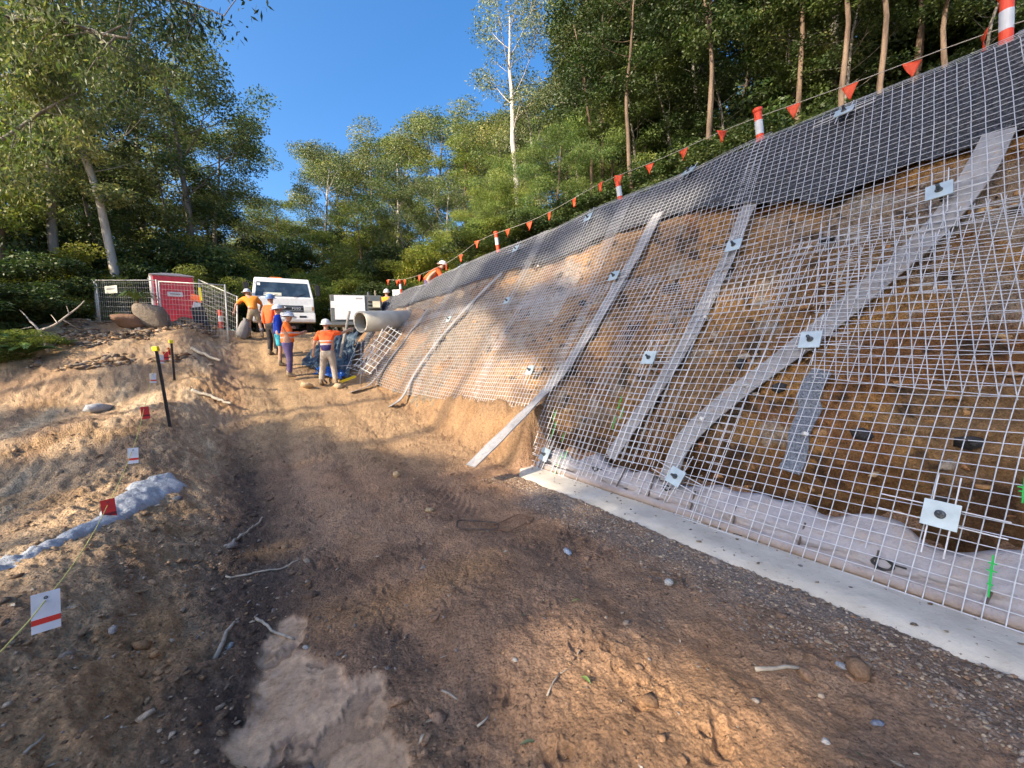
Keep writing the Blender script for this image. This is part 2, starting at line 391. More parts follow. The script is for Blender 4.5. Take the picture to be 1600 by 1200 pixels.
def ground_cols(X, Y):
    s, a = xy2sa(X, Y)
    n = lambda sc_, sd, o=4: fbm(X, Y, sc_, o, sd)
    C = lambda r, g, b: np.array([r, g, b])
    base = np.zeros((len(X), 3)) + C(.40, .235, .14)
    def lay(mask, c):
        nonlocal base
        mask = np.clip(mask, 0, 1)[:, None]; base = base * (1 - mask) + c * mask
    lay(sst(-.3, .4, n(1.1, 40)) * .5, C(.40, .27, .18))
    # left bank, yellow-grey clay with brown streaks along it
    bank = sst(0.0, -.6, a + .18 * n(.4, 41))
    lay(bank, C(.55, .375, .22))
    st = fbm(s * .35, a * 1.6, .7, 4, 43)
    lay(bank * sst(.0, .35, st) * .75, C(.33, .205, .12))
    lay(bank * sst(.1, .45, -st) * .6, C(.64, .50, .33))
    lay(bank * sst(.15, .4, n(.5, 47)) * .6, C(.40, .24, .11))
    # dark wet shoulder beside the bank
    shd = np.exp(-((a + .02 + .16 * n(.8, 44)) / (.33 + .09 * n(1.5, 45))) ** 2) * sst(11, 7.5, s)
    lay(shd * .95, C(.075, .05, .036))
    lay(sst(.22, .5, n(.8, 46)) * sst(-.1, .3, a) * sst(8, 5, s) * .55, C(.15, .095, .065))
    # far road, sandy
    far = sst(6.0, 9.0, s + .8 * n(1.5, 48)) * sst(-.5, .3, a)
    lay(far, C(.45, .30, .165))
    lay(far * sst(.15, .5, n(.9, 49)) * .6, C(.28, .19, .12))
    mid = sst(4.4, 6.6, s + .7 * n(1.2, 61)) * sst(.9, 2.0, a + .4 * n(.9, 62))
    lay(mid * .9, C(.43, .275, .15))
    # bench face, orange clay
    face = sst(4.75, 5.0, s) * sst(2.9, 3.3, a)
    lay(face, C(.35, .215, .115))
    lay(face * sst(.1, .4, fbm(s, a * .4, .3, 4, 51)) * .6, C(.30, .17, .08))
    # orange patches of soil
    for i, (px, py, rx, ry) in enumerate([(425, 860, .16, .22), (700, 905, .16, .45), (340, 612, .7, .35), (260, 960, .3, .16), (215, 1060, .25, .2),
                                          (560, 950, .2, .25), (1060, 1130, .5, .6), (140, 1130, .5, .3)]):
        lay(blob(X, Y, px, py, rx, ry, 0, 70 + i, .8) * .5, C(.55, .29, .12))
    # charcoal and ash spots
    for i, (px, py, rx, ry) in enumerate([(610, 1010, .25, .12), (300, 1100, .35, .14), (330, 950, .2, .12), (745, 1090, .12, .08), (420, 900, .2, .2)]):
        lay(blob(X, Y, px, py, rx, ry, 0, 90 + i, .8) * .6, C(.10, .075, .06))
    # crushed stone beside the concrete strip
    gv = sst(2.35, 2.85, a + .28 * n(.5, 52)) * sst(5.0, 3.6, s) * sst(3.4, 3.1, a)
    lay(gv * .7, C(.27, .20, .15))
    lay(gv * sst(.1, .4, n(.5, 53)) * .6, C(.34, .29, .25))
    mm = mudmask(X, Y)
    lay(mm ** .9, C(.49, .325, .20)); lay(mm * sst(.0, .35, n(.2, 54)) * .6, C(.42, .275, .175)); lay(mm * sst(.15, .3, n(.13, 58)) * .8, C(.22, .14, .09))
    lay(blob(X, Y, 600, 1190, .35, .25, 0, 99) * .5, C(.44, .28, .16))
    # forest floor
    fl = np.maximum(sst(-4.4, -6.0, a + .5 * n(1.5, 55)) * sst(-1, 4, Y + .3 * X + 4), sst(6.4, 7.0, a))
    fl = np.maximum(fl, sst(24, 28, s))
    lay(fl, C(.085, .075, .04)); lay(fl * sst(0, .4, n(.8, 56)) * .6, C(.17, .12, .07))
    # far gravel pile below toilet
    lay(blob(X, Y, 260, 545, 1.6, 1.2, 0, 103) * .5, C(.28, .20, .14))
    wet = np.clip(mm * (.85 + .5 * n(.3, 57)), 0, 1) + shd * .18
    return base, np.clip(wet, 0, 1)

def build_ground():
    thf = np.linspace(R(-62), R(62), 1080)
    thb = np.linspace(R(62), R(298), 90)[1:-1]
    th = np.concatenate([thf, thb]); nth = len(th)
    r = np.concatenate([np.array([.02, .3, .7]), 1.0 * np.exp(np.arange(0, 620) * .0072), 90 * np.exp(np.arange(0, 12) * .25)])
    rr, tt = np.meshgrid(r, th, indexing='ij')
    X = (rr * np.sin(tt)).ravel(); Y = (rr * np.cos(tt)).ravel()
    Z = ground_z(X, Y); C, W = ground_cols(X, Y)
    nr = len(r); i = np.arange(nr - 1)[:, None]; j = np.arange(nth)[None, :]
    a = i * nth + j; b = i * nth + (j + 1) % nth
    Fa = np.stack([a, (i + 1) * nth + j, (i + 1) * nth + (j + 1) % nth, b], -1).reshape(-1, 4)
    me = mesh_np('ground', np.stack([X, Y, Z], -1), Fa[:, ::-1], C, smooth=True)
    at_ = me.attributes.new('Wet', 'FLOAT', 'POINT'); at_.data.foreach_set('value', W.astype(np.float32))
    o = link('ground', me, ground_mat()); tag(o, kind='structure'); return o
build_ground()

# stones ---------------------------------------------------------------
ICO_V = None
def ico():
    global ICO_V, ICO_F
    import bmesh
    bm = bmesh.new(); bmesh.ops.create_icosphere(bm, subdivisions=1, radius=1)
    ICO_V = np.array([v.co[:] for v in bm.verts]); ICO_F = np.array([[v.index for v in f.verts] for f in bm.faces]); bm.free()
    ICO_V = ICO_V / (np.abs(ICO_V).max(1, keepdims=True) ** .8)
ico()
rng = np.random.default_rng(7)
def stone_mat(name='stone', rough=.85):
    if name in MATS: return MATS[name]
    t = NT(name); at_ = t.n('ShaderNodeAttribute', attribute_name='Col'); nz = t.noise(60, 6, .7)
    col = t.mix(1.0, at_.outputs[0], t.ramp(nz, [(.3, (.6, .58, .56)), (.7, (1.25, 1.25, 1.25))]), 'MULTIPLY')
    MATS[name] = t.pbr(col, rough, 0, t.bump(nz, .006, 1.0, t.bump(t.noise(9, 6, .7), .05))); return MATS[name]
def stones(name, XY, size, cols, flat=.6, sink=.35, **tg):
    n = len(XY); XY = np.asarray(XY)
    jit = 1 + .34 * rng.standard_normal((n, len(ICO_V), 1)).clip(-1.2, 1.2)
    ax = np.stack([rng.uniform(.7, 1.3, n), rng.uniform(.7, 1.3, n) * .8, rng.uniform(.4, 1, n) * flat], -1)[:, None, :]
    V = ICO_V[None] * jit * ax * np.asarray(size)[:, None, None]
    an = rng.uniform(0, 2 * pi, n); c, s = np.cos(an)[:, None], np.sin(an)[:, None]
    Vx = V[..., 0] * c - V[..., 1] * s; Vy = V[..., 0] * s + V[..., 1] * c
    tl = rng.normal(0, .35, n)[:, None]; Vz = V[..., 2] + Vx * tl * .5
    gz = ground_z(XY[:, 0], XY[:, 1])
    P = np.stack([Vx + XY[:, :1], Vy + XY[:, 1:2], Vz + (gz + np.asarray(size) * flat * sink)[:, None]], -1).reshape(-1, 3)
    Fa = (ICO_F[None] + (np.arange(n) * len(ICO_V))[:, None, None]).reshape(-1, 3)
    C = np.repeat(cols * np.array([1.15, 1.0, .85]), len(ICO_V), axis=0)
    o = link(name, mesh_np(name, P, Fa, C), stone_mat()); return tag(o, **tg)
PAL = np.array([(.50, .44, .36), (.36, .27, .19), (.27, .17, .10), (.30, .29, .29), (.46, .33, .20), (.20, .15, .11), (.40, .36, .31)])
def scatter(n, smin, smax, amin, amax, dens):
    out = []
    S = rng.uniform(smin, smax, n * 4); A = rng.uniform(amin, amax, n * 4)
    X, Y = sa2xy(S, A); d = np.hypot(X, Y); px, py, z = proj(np.stack([X, Y, ground_macro(X, Y)], -1))
    keep = (z > .5) & (px > -80) & (px < 1680) & (py < 1300) & (rng.uniform(0, 1, n * 4) < dens(S, A, X, Y) / np.maximum(1, (d / 2.2)) ** 1.4)
    return np.stack([X, Y], -1)[keep][:n]
def size_ln(n, mu, sg, cap): return np.minimum(np.exp(rng.normal(math.log(mu), sg, n)), cap)
def notmud(X, Y): return (mudmask(X, Y) < .15)
p = scatter(9000, -1, 12, -4, 2.6, lambda s, a, X, Y: (.30 + .75 * sst(.0, .5, fbm(X, Y, .7, 3, 77)) + .5 * sst(.3, -.3, a)) * notmud(X, Y) * (1 - .82 * sst(.2, .7, a)))
stones('rubble_stones', p, size_ln(len(p), .0065, .5, .030), PAL[rng.integers(0, 7, len(p))] * rng.uniform(.7, 1.15, (len(p), 1)), .6, .3, kind='stuff')
p = scatter(12000, -1, 9, -3, 3.0, lambda s, a, X, Y: (.15 + 1.2 * sst(.0, .5, fbm(X, Y, .45, 3, 177))) * notmud(X, Y) * (1 - .85 * sst(.3, .8, a)))
_c, _w = ground_cols(p[:, 0], p[:, 1])
stones('soil_clods', p, size_ln(len(p), .0085, .6, .04), _c * rng.uniform(.62, 1.12, (len(p), 1)) / np.array([1.15, 1, .85]), .7, .15, kind='stuff')
p = scatter(6500, -1, 4.6, 1.9, 3.0, lambda s, a, X, Y: sst(2.35, 2.8, a + .3 * fbm(X, Y, .5, 4, 52)) * (.4 + 2.4 * sst(-.1, .4, fbm(X, Y, .4, 3, 53))) * 3)
GP = np.array([(.36, .33, .31), (.46, .42, .38), (.26, .24, .23), (.52, .46, .37), (.36, .25, .17)])
stones('gravel', p, size_ln(len(p), .0058, .38, .016), GP[rng.integers(0, 5, len(p))] * rng.uniform(.7, 1.15, (len(p), 1)), .6, .4, kind='stuff')
p = scatter(420, -.5, 4.5, -.45, .35, lambda s, a, X, Y: .35 * notmud(X, Y))
stones('dark_gravel', p, size_ln(len(p), .010, .45, .03), PAL[rng.integers(0, 7, len(p))] * rng.uniform(.4, .9, (len(p), 1)), .6, .4, kind='stuff')
p = scatter(2600, 13, 17, -4, -.6, lambda s, a, X, Y: 30 * sst(.0, .4, fbm(X, Y, .8, 3, 78)))
stones('rubble_stones', p, size_ln(len(p), .032, .5, .11), PAL[rng.integers(0, 7, len(p))] * rng.uniform(.5, 1.0, (len(p), 1)), .6, .3, kind='stuff')

def rock(px, py, size, c, label, flat=.6, sub=1, name='rock', cat='rock', sink=.2):
    import bmesh
    P = on_ground(px, py); bm = bmesh.new(); bmesh.ops.create_icosphere(bm, subdivisions=sub, radius=1)
    V = np.array([v.co[:] for v in bm.verts]); Fa = np.array([[v.index for v in f.verts] for f in bm.faces]); bm.free()
    sd = int(px * 7 + py)
    q = .45 * fbm(V[:, 0] + sd, V[:, 1] + V[:, 2] * 1.7, .7, 3, sd)
    V = V * (1 + q)[:, None]; r_ = np.random.default_rng(sd)
    V = V / (np.abs(V).max(1, keepdims=True) ** .75); V[:, 0] += .35 * V[:, 2] * (sub == 3); V = V * (1 + (.10 * fbm(V[:, 0] * 2 + sd, V[:, 1] * 2 + V[:, 2] * 2, .8, 4, sd + 5) if sub == 3 else np.zeros(len(V))))[:, None]
    V = V * np.array(size) * np.array([1, 1, flat]); V = V @ rotz(r_.uniform(0, 6)).T @ rot3(r_.normal(0, .2), r_.normal(0, .2)).T
    V[:, 2] -= V[:, 2].min() * (1 - sink)
    o = link(name, mesh_np(name, V, Fa, np.array([c] * len(V)) * (1 + .15 * q[:, None])), stone_mat())
    z = float(ground_z(np.array([P[0]]), np.array([P[1]]))[0])
    o.location = (P[0], P[1], z - .005); tag(o, label, cat); return o
rock(887, 862, (.040, .028, .03), (.42, .47, .55), 'bluish white crumpled stone on brown soil below the two wire frames')
rock(1045, 912, (.030, .032, .034), (.55, .52, .47), 'pale angular stone near the left edge of the gravel')
rock(1340, 1052, (.055, .045, .05), (.28, .17, .10), 'reddish brown clod at the edge of the grey gravel', .8)
rock(1316, 1040, (.03, .02, .02), (.40, .43, .46), 'blue grey flat stone beside the reddish brown clod')
rock(1371, 1126, (.026, .014, .02), (.24, .27, .34), 'small dark slate coloured stone on soil near lower right corner')
rock(1290, 1155, (.02, .014, .016), (.60, .55, .5), 'tiny white chip of stone on soil below the gravel')
rock(805, 1030, (.0, .0, .0) if False else (.016, .014, .014), (.55, .5, .43), 'small cream stone in the middle of the brown track')
rock(363, 862, (.06, .04, .05), (.34, .29, .25), 'grey brown rock lying in the dark mud shoulder beside broken sticks')
rock(178, 1000, (.03, .018, .03), (.42, .38, .34), 'upright grey chip of stone on the left bank below the white tag')
rock(358, 1010, (.025, .018, .02), (.40, .42, .42), 'rounded grey stone at the upper left edge of the mud puddle')
rock(478, 1125 - 110, (.02, .012, .014), (.5, .47, .42), 'small pale stone sitting on the dry rim above the puddle')
rock(620, 747, (.07, .05, .06), (.50, .34, .18), 'orange stone at the foot of the hanging drain strip', .8)
rock(672, 860 - 60, (.05, .035, .04), (.46, .34, .2), 'small tan lump of clay beside the left wire frame')
rock(480, 607, (.20, .15, .14), (.55, .42, .26), 'flat sunlit sandstone lump on the road in front of the workers', .5)
rock(530, 607, (.14, .11, .10), (.55, .42, .26), 'smaller sandy lump at the feet of the grey trousered worker', .5)
rock(240, 510, (.40, .30, .34), (.26, .21, .16), 'big grey brown boulder leaning in front of the red toilet cabin', 1.05, 3)
rock(200, 512, (.30, .22, .2), (.30, .17, .10), 'rust brown rock on the mound left of the big boulder', .9, 3)
rock(155, 643, (.22, .12, .12), (.42, .43, .45), 'grey angular stone half sunk in the left bank', .8)
rock(278, 782, (.03, .045, .05), (.22, .22, .22), 'dark slate chip below the tip of the grey concrete spill')
# ------------------------------------------------------------------ the cut slope
BND = [(1600, 187), (1493, 227), (1433, 247), (1333, 287), (1287, 308), (1247, 293), (1173, 297), (1110, 312), (1010, 345), (940, 368), (860, 402), (780, 425), (700, 452), (640, 472)]
_b = sorted([wall_vt(*p) for p in BND])
_bv = [q[0] for q in _b]; _bt = [q[1] for q in _b]
def tband(v): return np.interp(v, _bv, _bt) + .012 * fbm(v, v * 0, .5, 3, 60)
def grid_faces(nv, nt_):
    i = np.arange(nv - 1)[:, None]; j = np.arange(nt_ - 1)[None, :]
    return np.stack([i * nt_ + j, (i + 1) * nt_ + j, (i + 1) * nt_ + j + 1, i * nt_ + j + 1], -1).reshape(-1, 4)
def build_slope():
    v = np.arange(-4, 17.2, .026); t = np.linspace(-.10, 1.0, 215)
    V_, T_ = np.meshgrid(v, t, indexing='ij'); vv = V_.ravel(); tt = T_.ravel(); L = tt * LWALL
    off = -.13 - .10 * np.abs(fbm(vv, L, .9, 4, 61)) + .07 * fbm(vv, L, .16, 5, 62, .6) + .05 * (.3 - np.abs(fbm(vv * .5, L * 1.5, .12, 4, 68)))
    # stepped excavator tooth marks, roughly level
    off = off + .025 * (1 - np.abs(fbm(vv * .4, L * 2.2, .22, 3, 63)) * 2)
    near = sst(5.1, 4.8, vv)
    off = off - near * .34 * sst(.16, .06, tt + .04 * fbm(vv, L, .5, 3, 64))
    off = off - .22 * near * np.exp(-((vv - 3.9) / .5) ** 2 - ((tt - .17) / .07) ** 2)
    P = wall(vv, tt, off)
    C = np.zeros((len(vv), 3)) + np.array([.35, .22, .115])
    def lay(mk, c):
        nonlocal C
        mk = np.clip(mk, 0, 1)[:, None]; C = C * (1 - mk) + np.array(c) * mk
    f = lambda sc_, sd, k=1.0: fbm(vv, L * k, sc_, 4, sd)
    lay(sst(.05, .4, f(1.0, 65)) * .8, (.31, .145, .06))
    lay(sst(.05, .4, f(.5, 66)) * .7, (.58, .33, .12))
    lay(sst(.15, .35, f(.9, 67)) * .75 * sst(.2, .35, tt), (.40, .33, .27))
    lay(sst(.32, .45, f(.35, 69)) * .6, (.48, .44, .38))
    lay(sst(.34, .44, f(.22, 70)) * .8, (.06, .045, .035))
    lay(near * sst(.20, .10, tt + .05 * f(.5, 71)) * .8, (.13, .07, .038))  # shade of the recess at the foot put into the soil colour
    lay(sst(5.5, 9, vv) * .85 * sst(-.4, .05, f(.8, 72)), (.33, .275, .215))
    lay(sst(12.4, 13.0, vv) * .85, (.15, .12, .10))
    t_ = NT('slope_soil'); a_ = t_.n('ShaderNodeAttribute', attribute_name='Col'); geo = t_.n('ShaderNodeNewGeometry').outputs['Position']
    n1 = t_.noise(12, 8, .7, geo); n2 = t_.noise(70, 6, .7, geo)
    col = t_.mix(1.0, a_.outputs[0], t_.ramp(n1, [(.3, (.5, .46, .42)), (.52, (1, 1, 1)), (.72, (1.45, 1.4, 1.3))]), 'MULTIPLY')
    col = t_.mix(1.0, col, t_.ramp(n2, [(.3, (.65, .63, .6)), (.7, (1.3, 1.28, 1.25))]), 'MULTIPLY')
    b = t_.bump(n1, .10, 1.0); b = t_.bump(n2, .02, 1.0, b)
    o = link('cut_slope', mesh_np('cut_slope', P, grid_faces(len(v), len(t)), C, smooth=True), t_.pbr(col, .95, 0, b, .2))
    tag(o, kind='structure')
build_slope()
def slope_stones():
    n = 9000; v = rng.uniform(-3, 12.5, n); t = rng.uniform(.02, .9, n)
    k = (t < tband(v) - .01) & (rng.uniform(0, 1, n) < .25 + .75 * sst(-.1, .4, fbm(v, t * 5, .8, 3, 311))); v, t = v[k], t[k]; n = len(v)
    sz = size_ln(n, .017, .55, .075); near = sst(5.1, 4.8, v)
    P = wall(v, t, -.13 - near * .30 * sst(.16, .06, t) - .03)
    V = ICO_V[None] * (1 + .34 * rng.normal(0, 1, (n, len(ICO_V), 1)).clip(-1.3, 1.3)) * np.stack([rng.uniform(.8, 1.6, n), rng.uniform(.5, 1, n), rng.uniform(.4, .9, n)], -1)[:, None, :] * sz[:, None, None]
    an = rng.uniform(0, 6.28, n); c, s_ = np.cos(an)[:, None], np.sin(an)[:, None]; V = np.stack([V[..., 0] * c - V[..., 1] * s_, V[..., 0] * s_ + V[..., 1] * c, V[..., 2]], -1)
    V = V + P[:, None, :]
    cp = np.array([(.50, .28, .12), (.36, .18, .08), (.55, .38, .20), (.40, .34, .28), (.22, .12, .06), (.08, .06, .05), (.60, .52, .42)])
    C = cp[rng.choice(7, n, p=[.3, .22, .16, .12, .1, .05, .05])] * rng.uniform(.7, 1.15, (n, 1))
    o = link('slope_rubble', mesh_np('slope_rubble', V.reshape(-1, 3), (ICO_F[None] + (np.arange(n) * len(ICO_V))[:, None, None]).reshape(-1, 3), np.repeat(C, len(ICO_V), 0)), stone_mat()); o['kind'] = 'stuff'
slope_stones()

def fabric_mat():
    t = NT('black_geotextile'); n1 = t.noise(9, 6, .65); v = t.n('ShaderNodeTexVoronoi', i_Scale=34.0); t.put(v.inputs['Vector'], t.co())
    wv = t.noise(45, 5, .7)
    col = t.mix(t.ramp(wv, [(.4, 0.0), (.62, 1.0)]), (.05, .054, .065), (.18, .19, .21))
    col = t.mix(t.ramp(n1, [(.5, 0.0), (.8, .6)]), col, (.17, .14, .11))
    col = t.mix(t.ramp(v.outputs[0], [(.25, 0.0), (.6, .85)]), col, (.022, .024, .030)); col = t.mix(t.ramp(t.noise(120, 2), [(.56, 0.0), (.66, .6)]), col, (.20, .18, .17)); b = t.bump(v.outputs[0], .05); b = t.bump(wv, .03, 1, b)
    return t.pbr(col, .6, 0, b, .5)
FAB = fabric_mat()
def fabric(name, v0, v1, tlo, thi, seed, label, cat='fabric', off=-.045, mat=None, amp=.03, **kw):
    v = np.arange(v0, v1, .03); nt_ = 70
    k = np.linspace(0, 1, nt_)[None, :]; lo = tlo(v)[:, None]; hi = thi(v)[:, None]
    T_ = lo + (hi - lo) * k; V_ = np.repeat(v[:, None], nt_, 1); vv, tt = V_.ravel(), T_.ravel(); L = tt * LWALL
    o_ = off + amp * fbm(vv, L, .16, 4, seed) + amp * 1.2 * (1 - 2 * np.abs(fbm(vv * 1.4, L * .7, .6, 3, seed + 1)))
    o_ = o_ * 1.0
    P = wall(vv, tt, o_)
    o = link(name, mesh_np(name, P, grid_faces(len(v), nt_), smooth=True), mat or FAB); return tag(o, label, cat, **kw)
fabric('geotextile_blanket', -4, 13.2, tband, lambda v: np.full_like(v, 1.07), 80, 'dark grey geotextile blanket draped over the crest of the cut slope behind the wire mesh', off=-.06)
fabric('geotextile_sheet', 12.55, 17.1, lambda v: .12 + 0 * v + .1 * sst(13.5, 12.5, v), lambda v: np.full_like(v, 1.06), 83, 'dusty dark geotextile sheet lying on the slope around the big pipe', off=-.03, amp=.045)
# fold of fabric hanging out below the blanket
fabric('fabric_flap', 1.35, 3.6, lambda v: tband(v) - .03 - .015 * np.sin(v * 3), lambda v: tband(v) + .03, 85, 'loose folded edge of the dark fabric sagging over the orange soil near the top', off=-.02, amp=.03)

# ------------------------------------------------------------------ galvanised mesh
def galv():
    t = NT('galvanised'); n1 = t.noise(2.2, 6, .7); n2 = t.noise(30, 3)
    c = t.ramp(n1, [(.35, (.52, .53, .56)), (.58, (.66, .67, .70)), (.74, (.34, .28, .23))]); c = t.mix(t.ramp(n2, [(.4, 0.0), (.7, .4)]), c, (.42, .40, .37))
    return t.pbr(c, .45, .25, None, .4)
GALV = galv()
PITCHW = .081
def bars(pts_list, r=.0031, n=4):
    mb = MB()
    for P in pts_list: mb.tube(P, r, n, cap=False)
    return mb
def panel(label, v0, v1, L0, L1, ang=0.0, shear=0.0, off=.0, pitch=PITCHW, group='galvanised wire mesh sheets pinned to the cut slope', rag=0.0, r=.0032):
    """rectangular sheet of welded mesh; v along the slope, L metres up it"""
    cv, cL = (v0 + v1) / 2, (L0 + L1) / 2; ca, sa_ = cos(ang), sin(ang)
    def m_(p, q):
        p = p + shear * (q - 0)
        return cv + p * ca - q * sa_, cL + p * sa_ + q * ca
    hv, hL = (v1 - v0) / 2, (L1 - L0) / 2
    rg = np.random.default_rng(int(abs(v0 * 100 + L0 * 10)) + 3)
    lines = []; ph = rg.uniform(0, 6)
    for vert in (1, 0):
        rng_ = np.arange(-hv, hv + .001, pitch) if vert else np.arange(-hL, hL + .001, pitch)
        for c in rng_:
            h = (hL if vert else hv)
            q = np.linspace(-h - rg.uniform(0, .03), h + rg.uniform(0, .03), max(3, int(2 * h / .2)))
            if rag and vert: q = q[:] * 1.0; q[0] += rag * (vnoise(c * 2 + 40, 0, 4) - .3); 
            jog = .006 * np.sin(q * 2.3 + ph) + .002 * np.sin(q * 7 + c * 3) + rg.normal(0, .003)
            p_, q_ = (c + jog, q) if vert else (q, c + jog)
            vv, LL = m_(p_, q_)
            keep = (LL / LWALL < 1.045) & (LL > -.02)
            if keep.sum() < 2: continue
            vv, LL = vv[keep], LL[keep]
            ripple = .016 * np.sin(vv * 1.9 + ph) + .012 * np.sin(LL * 2.3 + ph) + .002 * np.sin(vv * 9 + LL * 5)
            lines.append(wall(vv, LL / LWALL, off + ripple + (.0055 if vert else 0)))
    o = bars(lines, r).build('wire_mesh_sheet', GALV); o.data.name = 'wire_mesh_sheet'
    return tag(o, label, 'wire mesh', group)
W4 = 2.4
panel('lower sheet of galvanised mesh at the right edge with the large square plate on it', -3.3, -.2, 0, 3.15, 0, -.06, .0)
panel('lower galvanised mesh sheet over the white roll below the middle of the long strip', -.35, 2.15, 0, 3.1, 0, -.08, .012)
panel('lower galvanised mesh sheet where the long diagonal drain strip reaches the ground', 2.0, 4.0, 0, 3.05, 0, -.10, .0)
panel('narrow mesh sheet with green paint marks at the corner of the orange soil bench', 3.7, 5.0, 0.0, 3.0, 0, -.06, .014)
panel('mesh sheet hanging above the orange soil bench behind the strip lying on the road', 4.85, 7.2, .80, 3.2, .0, -.04, .0)
panel('mesh sheet hanging above the road just beyond the strip that reaches the road', 7.0, 9.4, .72, 3.3, 0, 0, .012)
panel('lower mesh sheet beside the curled grey drain strip on the sunny road', 9.2, 11.5, .66, 3.3, .0, 0, .0)
panel('sunlit lower mesh sheet at the far end beneath the big pipe', 11.3, 12.85, .55, 3.35, .0, .05, .014)
panel('upper sheet of mesh in the top right corner over dark fabric', -3.4, .55, 2.9, 5.6, 0, .13, .02)
panel('upper mesh sheet below the bollard and the top plate at right', .4, 2.95, 2.9, 5.6, 0, .12, .008)
panel('upper mesh sheet between the two upper drain strips', 2.75, 5.3, 2.9, 5.6, .0, .08, .02)
panel('upper mesh sheet around the plate on the third drain strip', 5.1, 7.6, 3.0, 5.6, 0, .03, .008)
panel('upper mesh sheet below the far bollard', 7.4, 9.9, 3.1, 5.6, 0, 0, .02)
panel('upper mesh sheet with a pale drain strip behind it under the kneeling worker', 9.7, 11.6, 3.1, 5.6, 0, 0, .008)
panel('last upper mesh sheet at the far end where the slope drops to the pipe', 11.4, 12.85, 3.2, 5.55, 0, .0, .02)
cv_, ct_ = wall_vt(1505, 455)
panel('mesh sheet laid askew over the others at right with bars leaning left', cv_ - 1.0, cv_ + .95, ct_ * LWALL - .85, ct_ * LWALL + .85, .10, .28, .034)
cv_, ct_ = wall_vt(1190, 450)
panel('short overlapping strip of mesh lying level across the middle of the slope', cv_ - 1.4, cv_ + 1.3, ct_ * LWALL - .28, ct_ * LWALL + .28, .0, .1, .03)
cv_, ct_ = wall_vt(1040, 560)
panel('narrow upright offcut of mesh over the second drain strip', cv_ - .35, cv_ + .30, ct_ * LWALL - 1.3, ct_ * LWALL + .5, -.05, -.12, .028)
cv_, ct_ = wall_vt(850, 470)
panel('dense doubled offcut of mesh left of the third drain strip', cv_ - .8, cv_ + .7, ct_ * LWALL - .5, ct_ * LWALL + .45, .05, .05, .03)

# ------------------------------------------------------------------ drain strips, white rubber-like channel drains under the mesh
DRAIN = None
def drain_mat():
    t = NT('drain_strip'); n1 = t.noise(7, 6, .65); wv = t.n('ShaderNodeTexNoise', i_Scale=90.0)
    c = t.ramp(n1, [(.3, (.21, .21, .22)), (.55, (.31, .31, .32)), (.75, (.32, .27, .23))])
    c = t.mix(t.ramp(t.noise(16, 6, .7), [(.52, 0.0), (.68, .65)]), c, (.30, .21, .14)); return t.pbr(c, .65, 0, t.bump(wv.outputs[0], .004, 1, t.bump(t.noise(22, 3), .02)), .4)
DRAIN = drain_mat()
def ribbon(name, C, Nrm, w, th, mat, label, cat, cols=None, ripple=.012, seed=0, **kw):
    C = np.asarray(C); n = len(C); Nrm = np.asarray(Nrm)
    T = np.gradient(C, axis=0); T /= np.linalg.norm(T, axis=1, keepdims=True)
    S = np.cross(T, Nrm); S /= np.linalg.norm(S, axis=1, keepdims=True)
    sec = [(-.5, 0), (-.5, 1), (-.25, 1.25), (0, 1.1), (.25, 1.25), (.5, 1), (.5, 0)]
    V = []
    for i in range(n):
        rp = ripple * sin(i * .9 + seed) * .6
        for (x, h) in sec: V.append(C[i] + S[i] * x * w * (1 + .05 * sin(i * .37)) + Nrm[i] * (h * th + rp * (x)))
    k = len(sec); Fs = [(i * k + j, i * k + j + 1, (i + 1) * k + j + 1, (i + 1) * k + j) for i in range(n - 1) for j in range(k - 1)]
    Fs += [(i * k + k - 1, i * k, (i + 1) * k, (i + 1) * k + k - 1) for i in range(n - 1)]
    Fs += [tuple(range(k)), tuple((n - 1) * k + j for j in range(k))[::-1]]
    mb = MB(); mb.add(V, Fs); o = mb.build(name, mat, smooth=False, bevel=0); return tag(o, label, cat, **kw)
def resample(P, step):
    P = np.asarray(P, float); d = np.concatenate([[0], np.cumsum(np.linalg.norm(np.diff(P, axis=0), axis=1))])
    # Catmull-like smoothing through a fine cubic of the waypoints
    u = np.linspace(0, d[-1], max(4, int(d[-1] / step)))
    Q = np.stack([np.interp(u, d, P[:, i]) for i in range(P.shape[1])], -1)
    for _ in range(3): Q[1:-1] = .25 * Q[:-2] + .5 * Q[1:-1] + .25 * Q[2:]
    return Q
_al = .54
WN = np.array([NX * -cos(_al), NY * -cos(_al), sin(_al)])
def wall_strip(pts, label, w=.19, extra=None, off=-.045, **kw):
    vt = resample([wall_vt(*p) for p in pts], .03)
    q = wall(vt[:, 0], vt[:, 1], off)
    C = q; Nn = np.repeat(WN[None], len(C), 0)
    if extra:
        ex = [np.array(e) for e in extra]; E = resample(np.vstack([C[-1], *ex]), .12)[1:]
        n1 = len(C); C = np.vstack([C, E]); Nn = np.vstack([Nn, np.repeat(np.array([[-.35, -.25, .9]]) / 1.0, len(E), 0)])
        Nn /= np.linalg.norm(Nn, axis=1, keepdims=True)
        for _ in range(6): C[n1 - 4:-1] = (C[n1 - 5:-2] + 2 * C[n1 - 4:-1] + C[n1 - 3:]) / 4
        for _ in range(12): Nn[1:-1] = (Nn[:-2] + Nn[1:-1] + Nn[2:]) / 3
    C = resample(C, .09); Nn = np.stack([np.interp(np.linspace(0, 1, len(C)), np.linspace(0, 1, len(Nn)), Nn[:, i]) for i in range(3)], -1)
    return ribbon('drain_strip', C, Nn, w, .014, DRAIN, label, 'drain strip', seed=pts[0][0], **kw)
GD = 'strip drains running down the cut slope'
